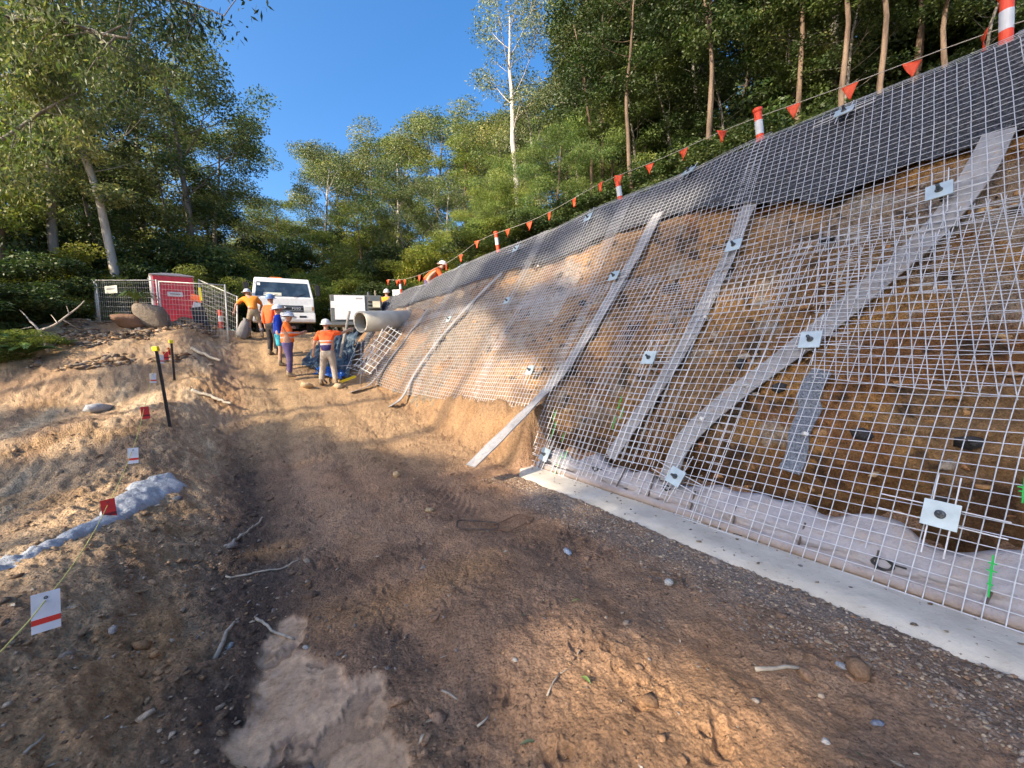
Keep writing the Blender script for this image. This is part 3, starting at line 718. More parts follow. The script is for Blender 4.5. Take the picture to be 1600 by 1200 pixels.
wall_strip([(1562, 200), (1528, 262), (1490, 325), (1440, 380), (1370, 435), (1290, 505), (1210, 565), (1140, 618), (1085, 665), (1052, 700), (1040, 750)],
           'longest grey drain strip running diagonally from top right to the plate above the white roll', .20, group=GD)
wall_strip([(1188, 288), (1160, 330), (1140, 390), (1100, 470), (1068, 540), (1020, 610), (985, 660), (950, 712)], 'grey drain strip second from the right under dense mesh bars', .17, group=GD)
e1 = at(802, 664, 5.45); e2 = at(768, 697, 5.15); e3 = at(736, 729, 4.95)
wall_strip([(1028, 332), (1002, 380), (972, 430), (928, 505), (884, 572), (850, 612)], 'drain strip whose lower end sticks out from the mesh onto the brown road', .20, extra=[e1, e2, e3], off=-.03, group=GD)
g_ = lambda px, Y: gpos(px, Y) + np.array([0, 0, .04])
wall_strip([(782, 425), (745, 462), (705, 505), (672, 545), (650, 575), (640, 592)], 'greenish grey drain strip curling onto the road nearest the mesh foot', .13, extra=[g_(628, 10.0), g_(610, 9.7)], group=GD)
wall_strip([(668, 480), (640, 515), (615, 550), (598, 572), (590, 586)], 'pale drain strip at the far end curling onto the sunny road by the workers', .12, extra=[g_(578, 11.2), g_(548, 10.6)], group=GD)
# short rough patches of drain core seen on the bare soil
def coremat():
    t = NT('drain_core'); n = t.noise(60, 5, .8); return t.pbr(t.ramp(n, [(.35, (.07, .08, .10)), (.6, (.30, .33, .38))]), .5, 0, t.bump(n, .02))
CORE = coremat()
for pts, w_, lb in (([(1270, 572), (1255, 640), (1235, 700), (1225, 735)], .16, 'torn strip of crumpled blue grey plastic on the soil below the middle plate'),
                    ):
    vt = resample([wall_vt(*p) for p in pts], .02); C = wall(vt[:, 0], vt[:, 1], -.085)
    C = C + .012 * np.random.default_rng(3).normal(0, 1, C.shape)
    ribbon('plastic_strip', C, np.repeat(WN[None], len(C), 0), w_, .012, CORE, lb, 'plastic strip', ripple=.05)

# ------------------------------------------------------------------ plates and bolts
PLATE = plain('plate_zinc', (.42, .50, .53), .38, .25, .10, 6, .0006, 30)
BOLT = plain('bolt_steel', (.10, .11, .12), .45, .6, .2, 30, .001, 90)
def frame_at(v, t, off):
    p = wall(v, t, off); pu = wall(v + .05, t, off) - p; pt = wall(v, t + .01, off) - p
    x = -pu / np.linalg.norm(pu); y = pt - x * (pt @ x); y /= np.linalg.norm(y); n = np.cross(x, y); return p, x, y, n
def plate(px, py, rz, label, size=.235, bars_=True, tilt=0.0, sub=0):
    size *= .70
    v, t = wall_vt(px, py); p, x, y, n = frame_at(v, min(t, .995), .050)
    e = empty('anchor_plate', p, label=label, cat='anchor plate', group='square steel anchor plates bolted over the mesh')
    M = Matrix([[x[0], y[0], n[0], p[0]], [x[1], y[1], n[1], p[1]], [x[2], y[2], n[2], p[2]], [0, 0, 0, 1]])
    e.matrix_world = M @ Matrix.Rotation(rz, 4, 'Z') @ Matrix.Rotation(tilt, 4, 'X')
    MB().box((0, 0, 0), (size, size, .010)).build('plate', PLATE, e, bevel=.002)
    b = MB(); b.lathe([(0, .004), (.027, .006), (.027, .010), (.022, .018), (.012, .020)], 20); b.lathe([(.018, .018), (.018, .038), (.0, .041)], 6)
    b.build('nut', BOLT, e)
    b = MB(); zz = np.linspace(-.12, .068, 34); b.lathe([(.0125 + .0014 * (i % 2), z) for i, z in enumerate(zz)] + [(0, .069)], 12)
    b.build('anchor_bar', BOLT, e, smooth=True)
    if bars_:
        for sx in (-.05, .05):
            MB().tube([(sx, -.26, -.010), (sx + .004, .26, -.010)], .0045, 6).build('tie_bar', GALV, e)
            MB().tube([(-.30, sx, -.019), (.28, sx + .004, -.019)], .0045, 6).build('tie_bar', GALV, e)
    return e
plate(1467, 805, -.04, 'largest square steel plate low on the mesh at the right edge', .24)
plate(1322, 180, .10, 'pale steel plate at the crest between the two nearest orange bollards', .26, tilt=-.25)
plate(1471, 303, .12, 'steel plate beside the upper end of the long diagonal drain strip', .24)
plate(1148, 386, .05, 'steel plate over the upper part of the second drain strip', .25)
plate(1272, 535, .02, 'steel plate in the middle of the long diagonal drain strip', .24)
plate(1058, 748, -.25, 'steel plate at the lower end of the long diagonal strip above the white roll', .24)
plate(1017, 563, .02, 'steel plate beside the lower half of the second drain strip', .25)
plate(963, 434, .02, 'steel plate on the third drain strip halfway up', .26)
plate(832, 580, .02, 'steel plate above the place where the third strip leaves the mesh', .25)
plate(855, 713, -.1, 'steel plate at the left end of the white fabric roll', .26)
plate(1077, 271, .1, 'steel plate standing up from the crest right of the second bollard', .28, tilt=-.2)
plate(921, 343, .1, 'steel plate at the crest just below the third bollard', .28)
plate(795, 472, .05, 'steel plate halfway up the slope between the third and fourth drain strips', .25)
plate(703, 500, .05, 'steel plate on the fourth drain strip', .25)
plate(808, 390, .1, 'steel plate near the crest below the fourth bollard', .27)
plate(722, 416, .1, 'small looking steel plate at the crest right of the kneeling worker', .27)

# small white spacer blocks behind the mesh
for (px, py, lb) in ((1314, 436, 'small white spacer block behind the mesh near the bright patch of soil'), (1258, 679, 'white spacer on the torn plastic strip'),
                     (1094, 652, 'white clip on the lower part of the long drain strip'), (1162, 601, 'white clip on the long drain strip below the middle plate'),
                     (1100, 494, 'white scrap behind the mesh left of the second drain strip'), (860, 500, 'white scrap behind the mesh above the third drain strip'),
                     (840, 415, 'white clip near the top of the mesh left of the third strip')):
    v, t = wall_vt(px, py); p, x, y, n = frame_at(v, t, -.02)
    o = MB().box((0, 0, 0), (.055, .035, .03), rot3(.4, .3, px)).build('spacer_block', plain('white_plastic', (.62, .61, .58), .5), bevel=.006)
    o.location = p; tag(o, lb, 'spacer')
# dark pockets of stone
for k, (px, py) in enumerate(((1212, 600), (1345, 672), (1515, 685), (1150, 560), (905, 470), (1290, 365))):
    v, t = wall_vt(px, py); p, x, y, n = frame_at(v, t, -.09)
    V = ICO_V * np.array([.07, .05, .05]) * (1 + .3 * np.random.default_rng(k).normal(0, 1, (len(ICO_V), 1)))
    o = link('embedded_stone', mesh_np('embedded_stone', V, ICO_F, np.zeros((len(V), 3)) + np.array((.05, .05, .055))), stone_mat()); o.location = p
    tag(o, ['dark stone in the soil just below the middle plate', 'black stone in the soil right of the torn plastic strip', 'black stone in the soil near the right edge',
            'dark stone between the second and the long drain strips', 'dark stone right of the third drain strip', 'dark stone under the sagging fabric edge'][k], 'stone')

# ------------------------------------------------------------------ white geotextile roll at the foot
def roll_mat():
    t = NT('white_geotextile'); n1 = t.noise(3.5, 7, .65); n2 = t.noise(26, 6, .7)
    c = t.ramp(n1, [(.3, (.28, .265, .28)), (.5, (.37, .355, .38)), (.72, (.37, .31, .27))])
    c = t.mix(t.ramp(n2, [(.6, 0.0), (.72, .7)]), c, (.33, .22, .15)); sp = t.n('ShaderNodeSeparateXYZ'); t.put(sp.inputs[0], t.co()); lowz = t.math('ADD', sp.outputs[2], t.math('MULTIPLY', n1, .12)); c = t.mix(t.ramp(lowz, [(.08, .85), (.17, 0.0)]), c, (.27, .19, .13))  # low brown band of shade put into the fabric colour
    return t.pbr(c, .8, 0, t.bump(n2, .012, .8, t.bump(n1, .05)), .25)
def build_roll():
    s = np.arange(-3.2, 4.72, .03); K = 26; V = []
    for si in s:
        f = float(sst(4.72, 4.45, si)); h = (.265 + .13 * float(fbm(si, 0, .8, 3, 130)) + .09 * float(fbm(si, 2, .30, 2, 131))) * (.55 + .45 * f)
        # front leans on the mesh, top flops back over the soil
        prof = [(3.445, .005), (3.44, .03), (3.455, .07)]
        for k in range(K):
            u = k / (K - 1); z = .07 + (h - .07) * u
            a = 3.46 + z * .61 + .030 - .05 * sin(u * pi) * f
            prof.append((a, z))
        prof += [(prof[-1][0] + .05, h + .005), (prof[-1][0] + .16, h - .06), (prof[-1][0] + .22, h - .16)]
        for j, (a, z) in enumerate(prof):
            w_ = .028 * float(fbm(si * 1.0, z * 3, .20, 3, 133)) + .012 * float(fbm(si + z * 2, z, .09, 2, 134)) + (.03 * float(fbm(si * 1.3, z * 5, .12, 3, 135)) if si > 3.6 else 0)
            X, Y = sa2xy(si + .2 * w_, a + w_ * (1 if j > 1 else .2)); V.append((X, Y, z + .02 * 0 + .01))
    n = len(V) // len(s)
    o = link('fabric_roll', mesh_np('fabric_roll', V, grid_faces(len(s), n), smooth=True), roll_mat())
    so_ = o.modifiers.new('thick', 'SOLIDIFY'); so_.thickness = .006
    tag(o, 'lilac white geotextile wrapped along the foot of the slope behind the mesh', 'geotextile roll')
build_roll()
# pins through the roll: dark star bars
STEEL = plain('rusty_steel', (.13, .10, .085), .7, .4, .25, 20, .002, 80)
for px0, py0, px1, py1, lb in ((958, 772, 976, 737, 'dark steel pin in the white roll nearest its left end'), (1008, 795, 1021, 752, 'dark steel pin in the white roll left of the plate'),
                               (1073, 820, 1085, 777, 'dark steel pin in the white roll just right of the plate'), (1142, 846, 1150, 800, 'dark steel pin beside the first black cable loop'),
                               (1241, 876, 1256, 828, 'dark steel pin in the white roll between the two cable loops'), (1362, 925, 1372, 872, 'dark steel pin below the round cable loop'),
                               (1522, 980, 1545, 935, 'thick dark steel pin with a pale base near the right edge')):
    def _onf(px, py):
        d = ray(px, py); Y = np.linspace(1.2, 9, 4000); P = CAM + d * Y[:, None]; s_, a_ = xy2sa(P[:, 0], P[:, 1])
        h = a_ - (3.44 + np.maximum(P[:, 2], 0) * .60); return P[np.argmax(h > 0)]
    p0, p1 = _onf(px0, py0), _onf(px1, py1); p1 = p0 + (p1 - p0) * 1.25; p0 = p0 - np.array([NX, NY, 0]) * .012; p1 = p1 - np.array([NX, NY, 0]) * .014; o = MB().tube([p0 - [0, 0, .04], p0, p1], .0075, 6).build('steel_pin', STEEL); tag(o, lb, 'steel pin', 'steel pins holding the white roll')
CABLE = plain('black_cable', (.02, .02, .022), .45)
for px, py, r_, lb in ((1137, 832, .055, 'squashed black cable loop hanging on the white roll left of centre'), (1380, 880, .045, 'round black cable loop hanging in front of the white roll at right'), (1043, 762, .03, 'black cable loop just below the plate above the white roll'), (931, 732, .035, 'small black cable loop near the left end of the white roll')):
    p = _onf(px, py); pts = []
    for k in range(46):
        a = k * .29; q = r_ * (1 + .12 * sin(k * .7)); pts.append(p + (np.array([-UX, -UY, 0]) * cos(a) * q * 1.2) + np.array([NX * .5, NY * .5, .8]) * sin(a) * q * .8 + np.array([-NX, -NY, 0]) * (.012 + .005 * sin(a * 3)))
    pts.append(pts[-1] + np.array([-UX, -UY, 0]) * .07)
    tag(MB().tube(pts, .006, 6).build('cable_loop', CABLE, smooth=True), lb, 'cable')

# ------------------------------------------------------------------ concrete footing strip
def conc_mat():
    t = NT('concrete'); n1 = t.noise(2.5, 7, .65); n2 = t.noise(60, 5, .7); n3 = t.noise(14, 5, .6)
    c = t.ramp(n1, [(.3, (.42, .375, .31)), (.7, (.58, .53, .45))])
    c = t.mix(t.ramp(n3, [(.62, 0.0), (.75, .7)]), c, (.36, .27, .18))
    c = t.mix(t.ramp(t.noise(34, 2), [(.70, 0.0), (.74, .8)]), c, (.16, .11, .08))
    return t.pbr(c, .85, 0, t.bump(n2, .004, .7, t.bump(n3, .01)), .3)
CONC = conc_mat()
s = np.arange(-3.4, 5.02, .03); V = []
for si in s:
    e = .05 * float(fbm(si, 0, .6, 4, 140)) + .015 * float(fbm(si, 3, .08, 2, 141)); wd = .45 * (1 - .75 * float(sst(4.3, 5.05, si)))
    a1 = 3.46 + .01 * float(fbm(si, 5, .2, 2, 142))
    for a, z in ((a1 - wd + e - .03, -.035), (a1 - wd + e, .012), (a1 - wd * .6 + e * .5, .018), (a1 - wd * .3, .020), (a1 - .02, .018), (a1 + .4, .012), (a1 + .42, -.05)):
        X, Y = sa2xy(si, a); V.append((X, Y, z + .004 * float(fbm(X, Y, .2, 2, 143))))
o = link('concrete_strip', mesh_np('concrete_strip', V, grid_faces(len(s), 7), smooth=True), CONC); tag(o, kind='structure')
# small dirt clods on the strip
q = rng.uniform(-2, 4.6, 120); a_q = 3.46 - rng.uniform(.02, .42, 120) ** 1.0; X, Y = sa2xy(q, a_q)
V = ICO_V[None] * (1 + .3 * rng.normal(0, 1, (120, 12 if len(ICO_V) == 12 else len(ICO_V), 1))) * size_ln(120, .005, .5, .018)[:, None, None] * np.array([1.3, 1, .5])
V = V + np.stack([X, Y, np.full(120, .024)], -1)[:, None, :]
link('dirt_crumbs', mesh_np('dirt_crumbs', V.reshape(-1, 3), (ICO_F[None] + (np.arange(120) * len(ICO_V))[:, None, None]).reshape(-1, 3), np.repeat(PAL[rng.integers(1, 6, 120)] * .7, len(ICO_V), 0)), stone_mat())['kind'] = 'stuff'

# grey concrete spill on the left bank
def build_spill():
    ctr = [(268, 745, .30), (235, 765, .34), (205, 785, .26), (165, 815, .15), (120, 835, .12), (70, 868, .12), (20, 895, .13), (-40, 920, .14)]
    P = [on_ground(a, b) for a, b, _ in ctr]; Wd = [c for _, _, c in ctr]
    Q = resample(np.column_stack([np.array(P), Wd]), .03); n = len(Q); K = 24; V = []; rgn = np.random.default_rng(5)
    T = np.gradient(Q[:, :2], axis=0); T /= np.linalg.norm(T, axis=1, keepdims=True)
    for i in range(n):
        f = min(1, i / 8 + .15); nx, ny = -T[i][1], T[i][0]
        for k in range(K):
            u = k / (K - 1) * 2 - 1
            w_ = Q[i, 3] * f * .62 * (1 + .45 * float(fbm(i * .03, 2.0 * (u > 0), .25, 4, 150)))
            x = Q[i, 0] + nx * u * w_; y = Q[i, 1] + ny * u * w_
            V.append((x, y, u))
    V = np.array(V); z = ground_z(V[:, 0], V[:, 1])
    h = .035 * np.sqrt(np.maximum(0, 1 - V[:, 2] ** 2)) + .018 * fbm(V[:, 0], V[:, 1], .10, 4, 151) * (1 - V[:, 2] ** 4)
    zz = z * .5 + .5 * ground_macro(V[:, 0], V[:, 1]) + h * 1.2 - .02 * (V[:, 2] ** 8)
    V[:, 2] = np.maximum(zz, z - .02 + h)
    t = NT('grey_mortar'); n1 = t.noise(18, 7, .7); n2 = t.noise(90, 4)
    c = t.ramp(n1, [(.3, (.30, .32, .34)), (.65, (.52, .54, .56))])
    o = link('concrete_spill', mesh_np('concrete_spill', V, grid_faces(n, K), smooth=True), t.pbr(c, .9, 0, t.bump(n2, .006, .8, t.bump(n1, .03))))
    tag(o, 'blue grey tongue of spilled concrete running down the left bank', 'concrete spill')
build_spill()
# ------------------------------------------------------------------ trees
def bark(name, c1, c2, sc_=5):
    t = NT(name); mp = t.n('ShaderNodeMapping', i_Scale=(1.0, 1.0, .12)); t.put(mp.inputs[0], t.co())
    n1 = t.noise(sc_, 7, .7, mp.outputs[0]); n2 = t.noise(sc_ * 7, 4, .7, mp.outputs[0])
    return t.pbr(t.ramp(n1, [(.35, c1), (.65, c2)]), .85, 0, t.bump(n2, .02), .2)
BARKP = bark('pale_bark', (.34, .30, .25), (.62, .58, .52)); BARKB = bark('brown_bark', (.085, .06, .045), (.24, .17, .12)); BARKG = bark('grey_bark', (.16, .14, .12), (.36, .33, .29))
BARKK = bark('dark_bark', (.045, .035, .03), (.13, .10, .075))
def leafmat(name, tint, trans=.3):
    t = NT(name); a_ = t.n('ShaderNodeAttribute', attribute_name='Col'); oi = t.n('ShaderNodeObjectInfo')
    col = t.mix(1.0, a_.outputs[0], tint, 'MULTIPLY')
    col = t.mix(1.0, col, t.ramp(oi.outputs['Random'], [(0, (.8, .86, .85)), (.5, (1, 1, 1)), (1, (1.22, 1.12, .9))]), 'MULTIPLY')
    p = t.n('ShaderNodeBsdfPrincipled'); t.put(p.inputs['Base Color'], col); p.inputs['Roughness'].default_value = .5; p.inputs['Specular IOR Level'].default_value = .35
    tr = t.n('ShaderNodeBsdfTranslucent'); t.put(tr.inputs[0], t.mix(1.0, col, (1.0, 1.15, .7), 'MULTIPLY'))
    mx = t.n('ShaderNodeMixShader', i_0=trans); t.put(mx.inputs[1], p.outputs[0]); t.put(mx.inputs[2], tr.outputs[0]); t.put(t.o.inputs[0], mx.outputs[0]); return t.m
LEAF = {'euc': leafmat('eucalypt_leaf', (1.0, 1.0, 1.0), .4), 'dark': leafmat('shaded_dark_leaf', (.30, .40, .32), .25), 'yel': leafmat('sunny_leaf', (1.12, 1.12, .66), .4),  # dark tint also carries forest shade, sunny tint the sunlight on leaves
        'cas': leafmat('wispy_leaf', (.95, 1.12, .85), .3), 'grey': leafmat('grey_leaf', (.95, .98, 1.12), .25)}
def leaves(C, rad, num, L, W, rg, droop=.5, shell=.35):
    """leaf blades round clump centres C with radii rad"""
    C = np.asarray(C); n = len(C); idx = np.repeat(np.arange(n), num)
    N = len(idx); d = rg.normal(0, 1, (N, 3)); d /= np.linalg.norm(d, axis=1, keepdims=True)
    r = rg.uniform(0, 1, N) ** shell
    # each clump made of a few sprays
    P = C[idx] + d * (r * np.asarray(rad)[idx])[:, None] * np.array([1, 1, .62])
    P[:, 2] -= .12 * np.asarray(rad)[idx] * r ** 2
    a = rg.normal(0, 1, (N, 3)); a[:, 2] -= droop * 1.6; a /= np.linalg.norm(a, axis=1, keepdims=True)
    b = rg.normal(0, 1, (N, 3)) + np.array([0, 0, .0]); b -= a * (a * b).sum(1, keepdims=True); b /= np.linalg.norm(b, axis=1, keepdims=True)
    l = (L * rg.uniform(.6, 1.3, N))[:, None]; w_ = (W * rg.uniform(.7, 1.3, N))[:, None]
    V = np.stack([P, P + a * l * .45 + b * w_ * .5, P + a * l, P + a * l * .5 - b * w_ * .5], 1).reshape(-1, 3)
    Fa = np.arange(N * 4).reshape(-1, 4)
    pal = np.array([(.15, .19, .06), (.21, .24, .08), (.26, .27, .105), (.10, .145, .05), (.32, .30, .11), (.19, .22, .105)])
    cl = rg.integers(0, 6, n)
    ci = np.where(rg.uniform(0, 1, N) < .6, cl[idx], rg.integers(0, 6, N))
    col = pal[ci] * rg.uniform(.75, 1.25, (N, 1)) * (1 + .25 * rg.normal(0, 1, n).clip(-1, 1.6))[idx][:, None]
    return V, Fa, np.repeat(col, 4, 0)
TREES = {}
def proto(key, H, r0_, base, spread, nl, mat, bk, L, W, per, crad, seed, top=1.0, fork=0, lean=.03, droop=.5, el=(28, 60), sub=3, gap=.25, cyl=.0, shell=.35):
    rg = np.random.default_rng(seed); mb = MB()
    zz = np.linspace(0, H * top, 12); ph = rg.uniform(0, 6, 4)
    trunk = np.stack([lean * H * (np.sin(zz / H * 3 + ph[0]) - sin(ph[0])) + .05 * np.sin(zz * .9 + ph[1]), lean * H * (np.sin(zz / H * 2.4 + ph[2]) - sin(ph[2])) + .05 * np.sin(zz * 1.1 + ph[3]), zz], -1)
    rr = r0_ * (1 - zz / H * .88) ** .8; rr[0] *= 1.35
    mb.tube(trunk, rr, 8)
    C = []; CR = []
    for i in range(nl):
        f = base + (1 - base) * (i + rg.uniform(0, .7)) / nl
        h = f * H * top; p0 = np.array([np.interp(h, zz, trunk[:, 0]), np.interp(h, zz, trunk[:, 1]), h])
        az = i * 2.4 + rg.normal(0, .4); e = R(rg.uniform(*el)); prof = cyl + (1 - cyl) * sin(pi * min(1, (1 - f) / (1 - base) * .85 + .12))
        ln = spread * (prof + .12) * rg.uniform(.7, 1.15)
        d = np.array([cos(az) * cos(e), sin(az) * cos(e), sin(e)])
        u = np.linspace(0, 1, 6)[:, None]; side = np.cross(d, [0, 0, 1]); wob = rg.normal(0, .12)
        pth = p0 + d * ln * u + side * wob * ln * np.sin(u * 3) + np.array([0, 0, 1]) * (ln * .22 * u ** 2)
        lr = max(.012, r0_ * .34 * (1 - f * .7) * (ln / spread) ** .5)
        mb.tube(pth, np.linspace(lr, lr * .25, 6), 5)
        C.append(pth[-1]); CR.append(crad * rg.uniform(.75, 1.2))
        for k in range(sub):
            q = rg.uniform(.4, .95); pk = pth[0] + (pth[-1] - pth[0]) * q + np.array([0, 0, .1])
            pk = np.array([np.interp(q, np.linspace(0, 1, 6), pth[:, j]) for j in range(3)])
            dd = d + rg.normal(0, .65, 3); dd[2] = abs(dd[2]) * .8 + .1; dd /= np.linalg.norm(dd); l2 = ln * rg.uniform(.25, .5)
            p2 = pk + dd * l2 * np.linspace(0, 1, 4)[:, None]; mb.tube(p2, np.linspace(lr * .5, lr * .15, 4), 4)
            C.append(p2[-1]); CR.append(crad * rg.uniform(.55, 1.0))
    C.append(trunk[-1]); CR.append(crad)
    C = np.array(C); CR = np.array(CR)
    num = np.maximum(20, (per * (CR / crad) ** 2).astype(int))
    V, Fa, col = leaves(C, CR, num, L, W, rg, droop, shell)
    me_l = mesh_np('crown_' + key, V, Fa, col); me_l.materials.append(LEAF[mat])
    o = mb.build('trunk', bk, smooth=True); me_t = o.data; bpy.data.objects.remove(o)
    TREES[key] = (me_t, me_l, H, C, CR)
#      key   H   r   base spread nl mat bark   L    W   per crad seed
proto('tall_a', 20, .26, .36, 4.8, 24, 'euc', BARKG, .21, .095, 340, 1.25, 11, sub=3)
proto('tall_b', 20, .22, .45, 3.8, 18, 'grey', BARKP, .20, .08, 260, 1.05, 12, sub=3)
proto('tall_c', 20, .24, .30, 4.2, 22, 'yel', BARKB, .21, .09, 300, 1.15, 13, sub=3)
proto('tall_d', 20, .20, .35, 3.4, 24, 'dark', BARKK, .24, .11, 330, 1.2, 14, sub=3)
proto('slim', 20, .13, .30, 2.4, 22, 'dark', BARKG, .20, .09, 210, .85, 15, sub=2)
proto('slim_b', 20, .12, .5, 2.1, 16, 'dark', BARKB, .20, .08, 200, .8, 16, sub=2)
proto('wispy', 14, .13, .14, 2.6, 30, 'cas', BARKB, .26, .030, 420, .85, 17, sub=3, droop=.9, el=(15, 40), cyl=.2)
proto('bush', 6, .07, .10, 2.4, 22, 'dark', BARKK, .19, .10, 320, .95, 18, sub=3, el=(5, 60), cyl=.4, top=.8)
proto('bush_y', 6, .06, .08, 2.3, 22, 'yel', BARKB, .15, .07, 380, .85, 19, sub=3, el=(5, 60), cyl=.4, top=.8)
proto('pale', 22, .30, .52, 4.4, 11, 'grey', BARKP, .20, .075, 250, 1.15, 23, sub=4, el=(30, 62))
proto('near', 12, .20, .30, 4.2, 20, 'euc', BARKG, .13, .045, 620, .95, 22, sub=4, droop=.7)
_used = {}
tree_rng = np.random.default_rng(99)
def put_tree(key, px, top, Y, label, group=None, name='eucalypt_tree', cat='tree', rz=None, wide=1.0, sink=.15, zb=None):
    """tree standing at photo column px, distance Y, its crown reaching photo row top"""
    me_t, me_l, H, _, _ = TREES[key]; p = gpos(px, Y)
    tp = at(px, top, Y); h = max(.8, tp[2] - p[2]); sc_ = h / (H * 1.03)
    e = empty(name, (p[0], p[1], p[2] - sink), rz=tree_rng.uniform(0, 6.28) if rz is None else rz, label=label, cat=cat, group=group)
    k = sc_ ** .5 * wide if sc_ < 1 else sc_ * wide
    k = max(k, sc_ * .8); e.scale = (k, k, sc_)
    for nm, me in (('trunk', me_t), ('crown', me_l)):
        o = bpy.data.objects.new(nm, me); COL.objects.link(o); o.parent = e
    return e
GL = 'trees at the left edge of the works'; GC = 'trees beyond the far end of the road'; GR = 'trees on the hill above the mesh slope'; GB = 'bushes growing along the forest edge'
# left side
put_tree('tall_b', 196, 35, 15.2, 'tall pale forked eucalypt behind the fence with its crown highest of the left group', GL, rz=.6, wide=1.05)
put_tree('tall_a', 300, 105, 19, 'broad grey green eucalypt above the red toilet cabin', GL, rz=2)
put_tree('tall_a', 350, 215, 22, 'eucalypt whose crown ends the left group against the blue sky', GL, rz=4, wide=.9)
put_tree('tall_a', 95, -60, 14.5, 'eucalypt rising beyond the top of the picture behind the left end of the fence', GL, rz=3, wide=.85)
put_tree('tall_c', 20, -120, 13.5, 'olive eucalypt at the left edge of the picture', GL, rz=5, wide=.8)
put_tree('tall_b', -60, -60, 15.5, 'greyish eucalypt partly cut off by the left edge of the picture', GL, rz=1.2)
put_tree('tall_a', 250, 95, 25, 'far eucalypt seen between the two tallest left trees', GL, rz=5.5)
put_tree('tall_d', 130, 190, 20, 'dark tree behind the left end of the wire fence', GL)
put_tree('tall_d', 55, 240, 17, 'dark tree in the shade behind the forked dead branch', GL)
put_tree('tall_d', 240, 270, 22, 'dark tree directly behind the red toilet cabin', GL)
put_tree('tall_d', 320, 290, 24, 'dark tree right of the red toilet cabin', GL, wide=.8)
put_tree('slim', 165, 120, 16, 'slender dark tree behind the sign on the fence', GL)
put_tree('slim', 280, 180, 18.5, 'slender tree rising straight above the toilet cabin', GL)
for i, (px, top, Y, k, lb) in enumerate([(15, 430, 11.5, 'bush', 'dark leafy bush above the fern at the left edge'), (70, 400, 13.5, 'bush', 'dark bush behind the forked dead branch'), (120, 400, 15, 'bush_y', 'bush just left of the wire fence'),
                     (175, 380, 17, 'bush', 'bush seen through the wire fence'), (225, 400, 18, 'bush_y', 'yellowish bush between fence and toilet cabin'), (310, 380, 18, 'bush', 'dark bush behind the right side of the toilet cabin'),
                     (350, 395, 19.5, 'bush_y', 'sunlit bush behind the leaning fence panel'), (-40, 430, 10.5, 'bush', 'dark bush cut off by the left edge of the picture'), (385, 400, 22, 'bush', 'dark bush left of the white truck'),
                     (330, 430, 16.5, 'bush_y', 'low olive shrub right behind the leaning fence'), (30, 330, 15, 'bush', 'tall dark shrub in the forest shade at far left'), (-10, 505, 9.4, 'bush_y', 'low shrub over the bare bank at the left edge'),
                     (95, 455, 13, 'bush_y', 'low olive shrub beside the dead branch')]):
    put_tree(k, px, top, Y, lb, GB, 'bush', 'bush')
# centre background
for px, top, Y, k, lb in [(425, 318, 33, 'tall_c', 'olive tree above the truck left of the gap in the skyline'), (395, 350, 30, 'tall_a', 'tree behind the left side of the truck'), (462, 352, 36, 'tall_a', 'tree straight above the right side of the truck'),
                       (505, 250, 32, 'tall_b', 'airy eucalypt standing out alone against the sky above the truck'), (545, 262, 38, 'tall_a', 'eucalypt right of the airy one above the generator'), (585, 240, 35, 'tall_a', 'rounded eucalypt above the white generator'),
                       (622, 232, 31, 'tall_b', 'grey green eucalypt above the pipe'), (655, 245, 37, 'tall_c', 'olive eucalypt left of the tallest centre tree'), (692, 192, 32, 'tall_a', 'tallest eucalypt of the centre group with a narrow top'),
                       (735, 250, 30, 'tall_c', 'olive tree above the fourth bollard'), (765, 245, 36, 'tall_a', 'tree at the left foot of the pale trunked giant'), (570, 330, 27, 'tall_c', 'lower yellow green tree behind the generator'),
                       (640, 320, 26, 'tall_a', 'lower tree behind the kneeling worker'), (700, 300, 25, 'tall_b', 'tree with bare brown trunk right of the kneeling worker'), (480, 360, 28, 'tall_c', 'low olive tree right of the truck roof'),
                       (530, 360, 30, 'tall_d', 'dark tree behind the generator'), (610, 350, 33, 'tall_d', 'dark tree in the shade above the far end of the slope'), (440, 380, 27, 'bush', 'dark shrub right above the truck roof'),
                       (745, 330, 22, 'wispy', 'feathery tree beside the fourth bollard')]:
    put_tree(k, px, top, Y, lb, GC)
for px, top, Y, k, lb in [(400, 400, 24, 'bush_y', 'olive shrub behind the truck mirror'), (505, 420, 24, 'bush_y', 'bright green shrub between the truck and the generator'), (548, 405, 23, 'bush_y', 'bright shrub behind the generator'),
                       (590, 410, 22, 'bush_y', 'bright bush behind the yellow shirted worker'), (635, 385, 22, 'bush', 'dark green bush left of the kneeling worker'), (680, 390, 20, 'bush_y', 'green bush right behind the kneeling worker'),
                       (720, 370, 19, 'bush_y', 'leafy bush left of the fourth bollard'), (795, 345, 15, 'bush_y', 'bright leafy bush right of the fourth bollard'), (835, 330, 15, 'bush', 'green bush between the third and fourth bollards'),
                       (470, 440, 25, 'bush_y', 'low bright bush right of the truck cab'), (760, 360, 16, 'bush', 'dark shrub behind the fourth bollard'), (560, 440, 20, 'bush_y', 'low bright bush just above the generator roof'), (610, 440, 19, 'bush', 'shrub behind the far bollard')]:
    put_tree(k, px, top, Y, lb, GB, 'bush', 'bush')
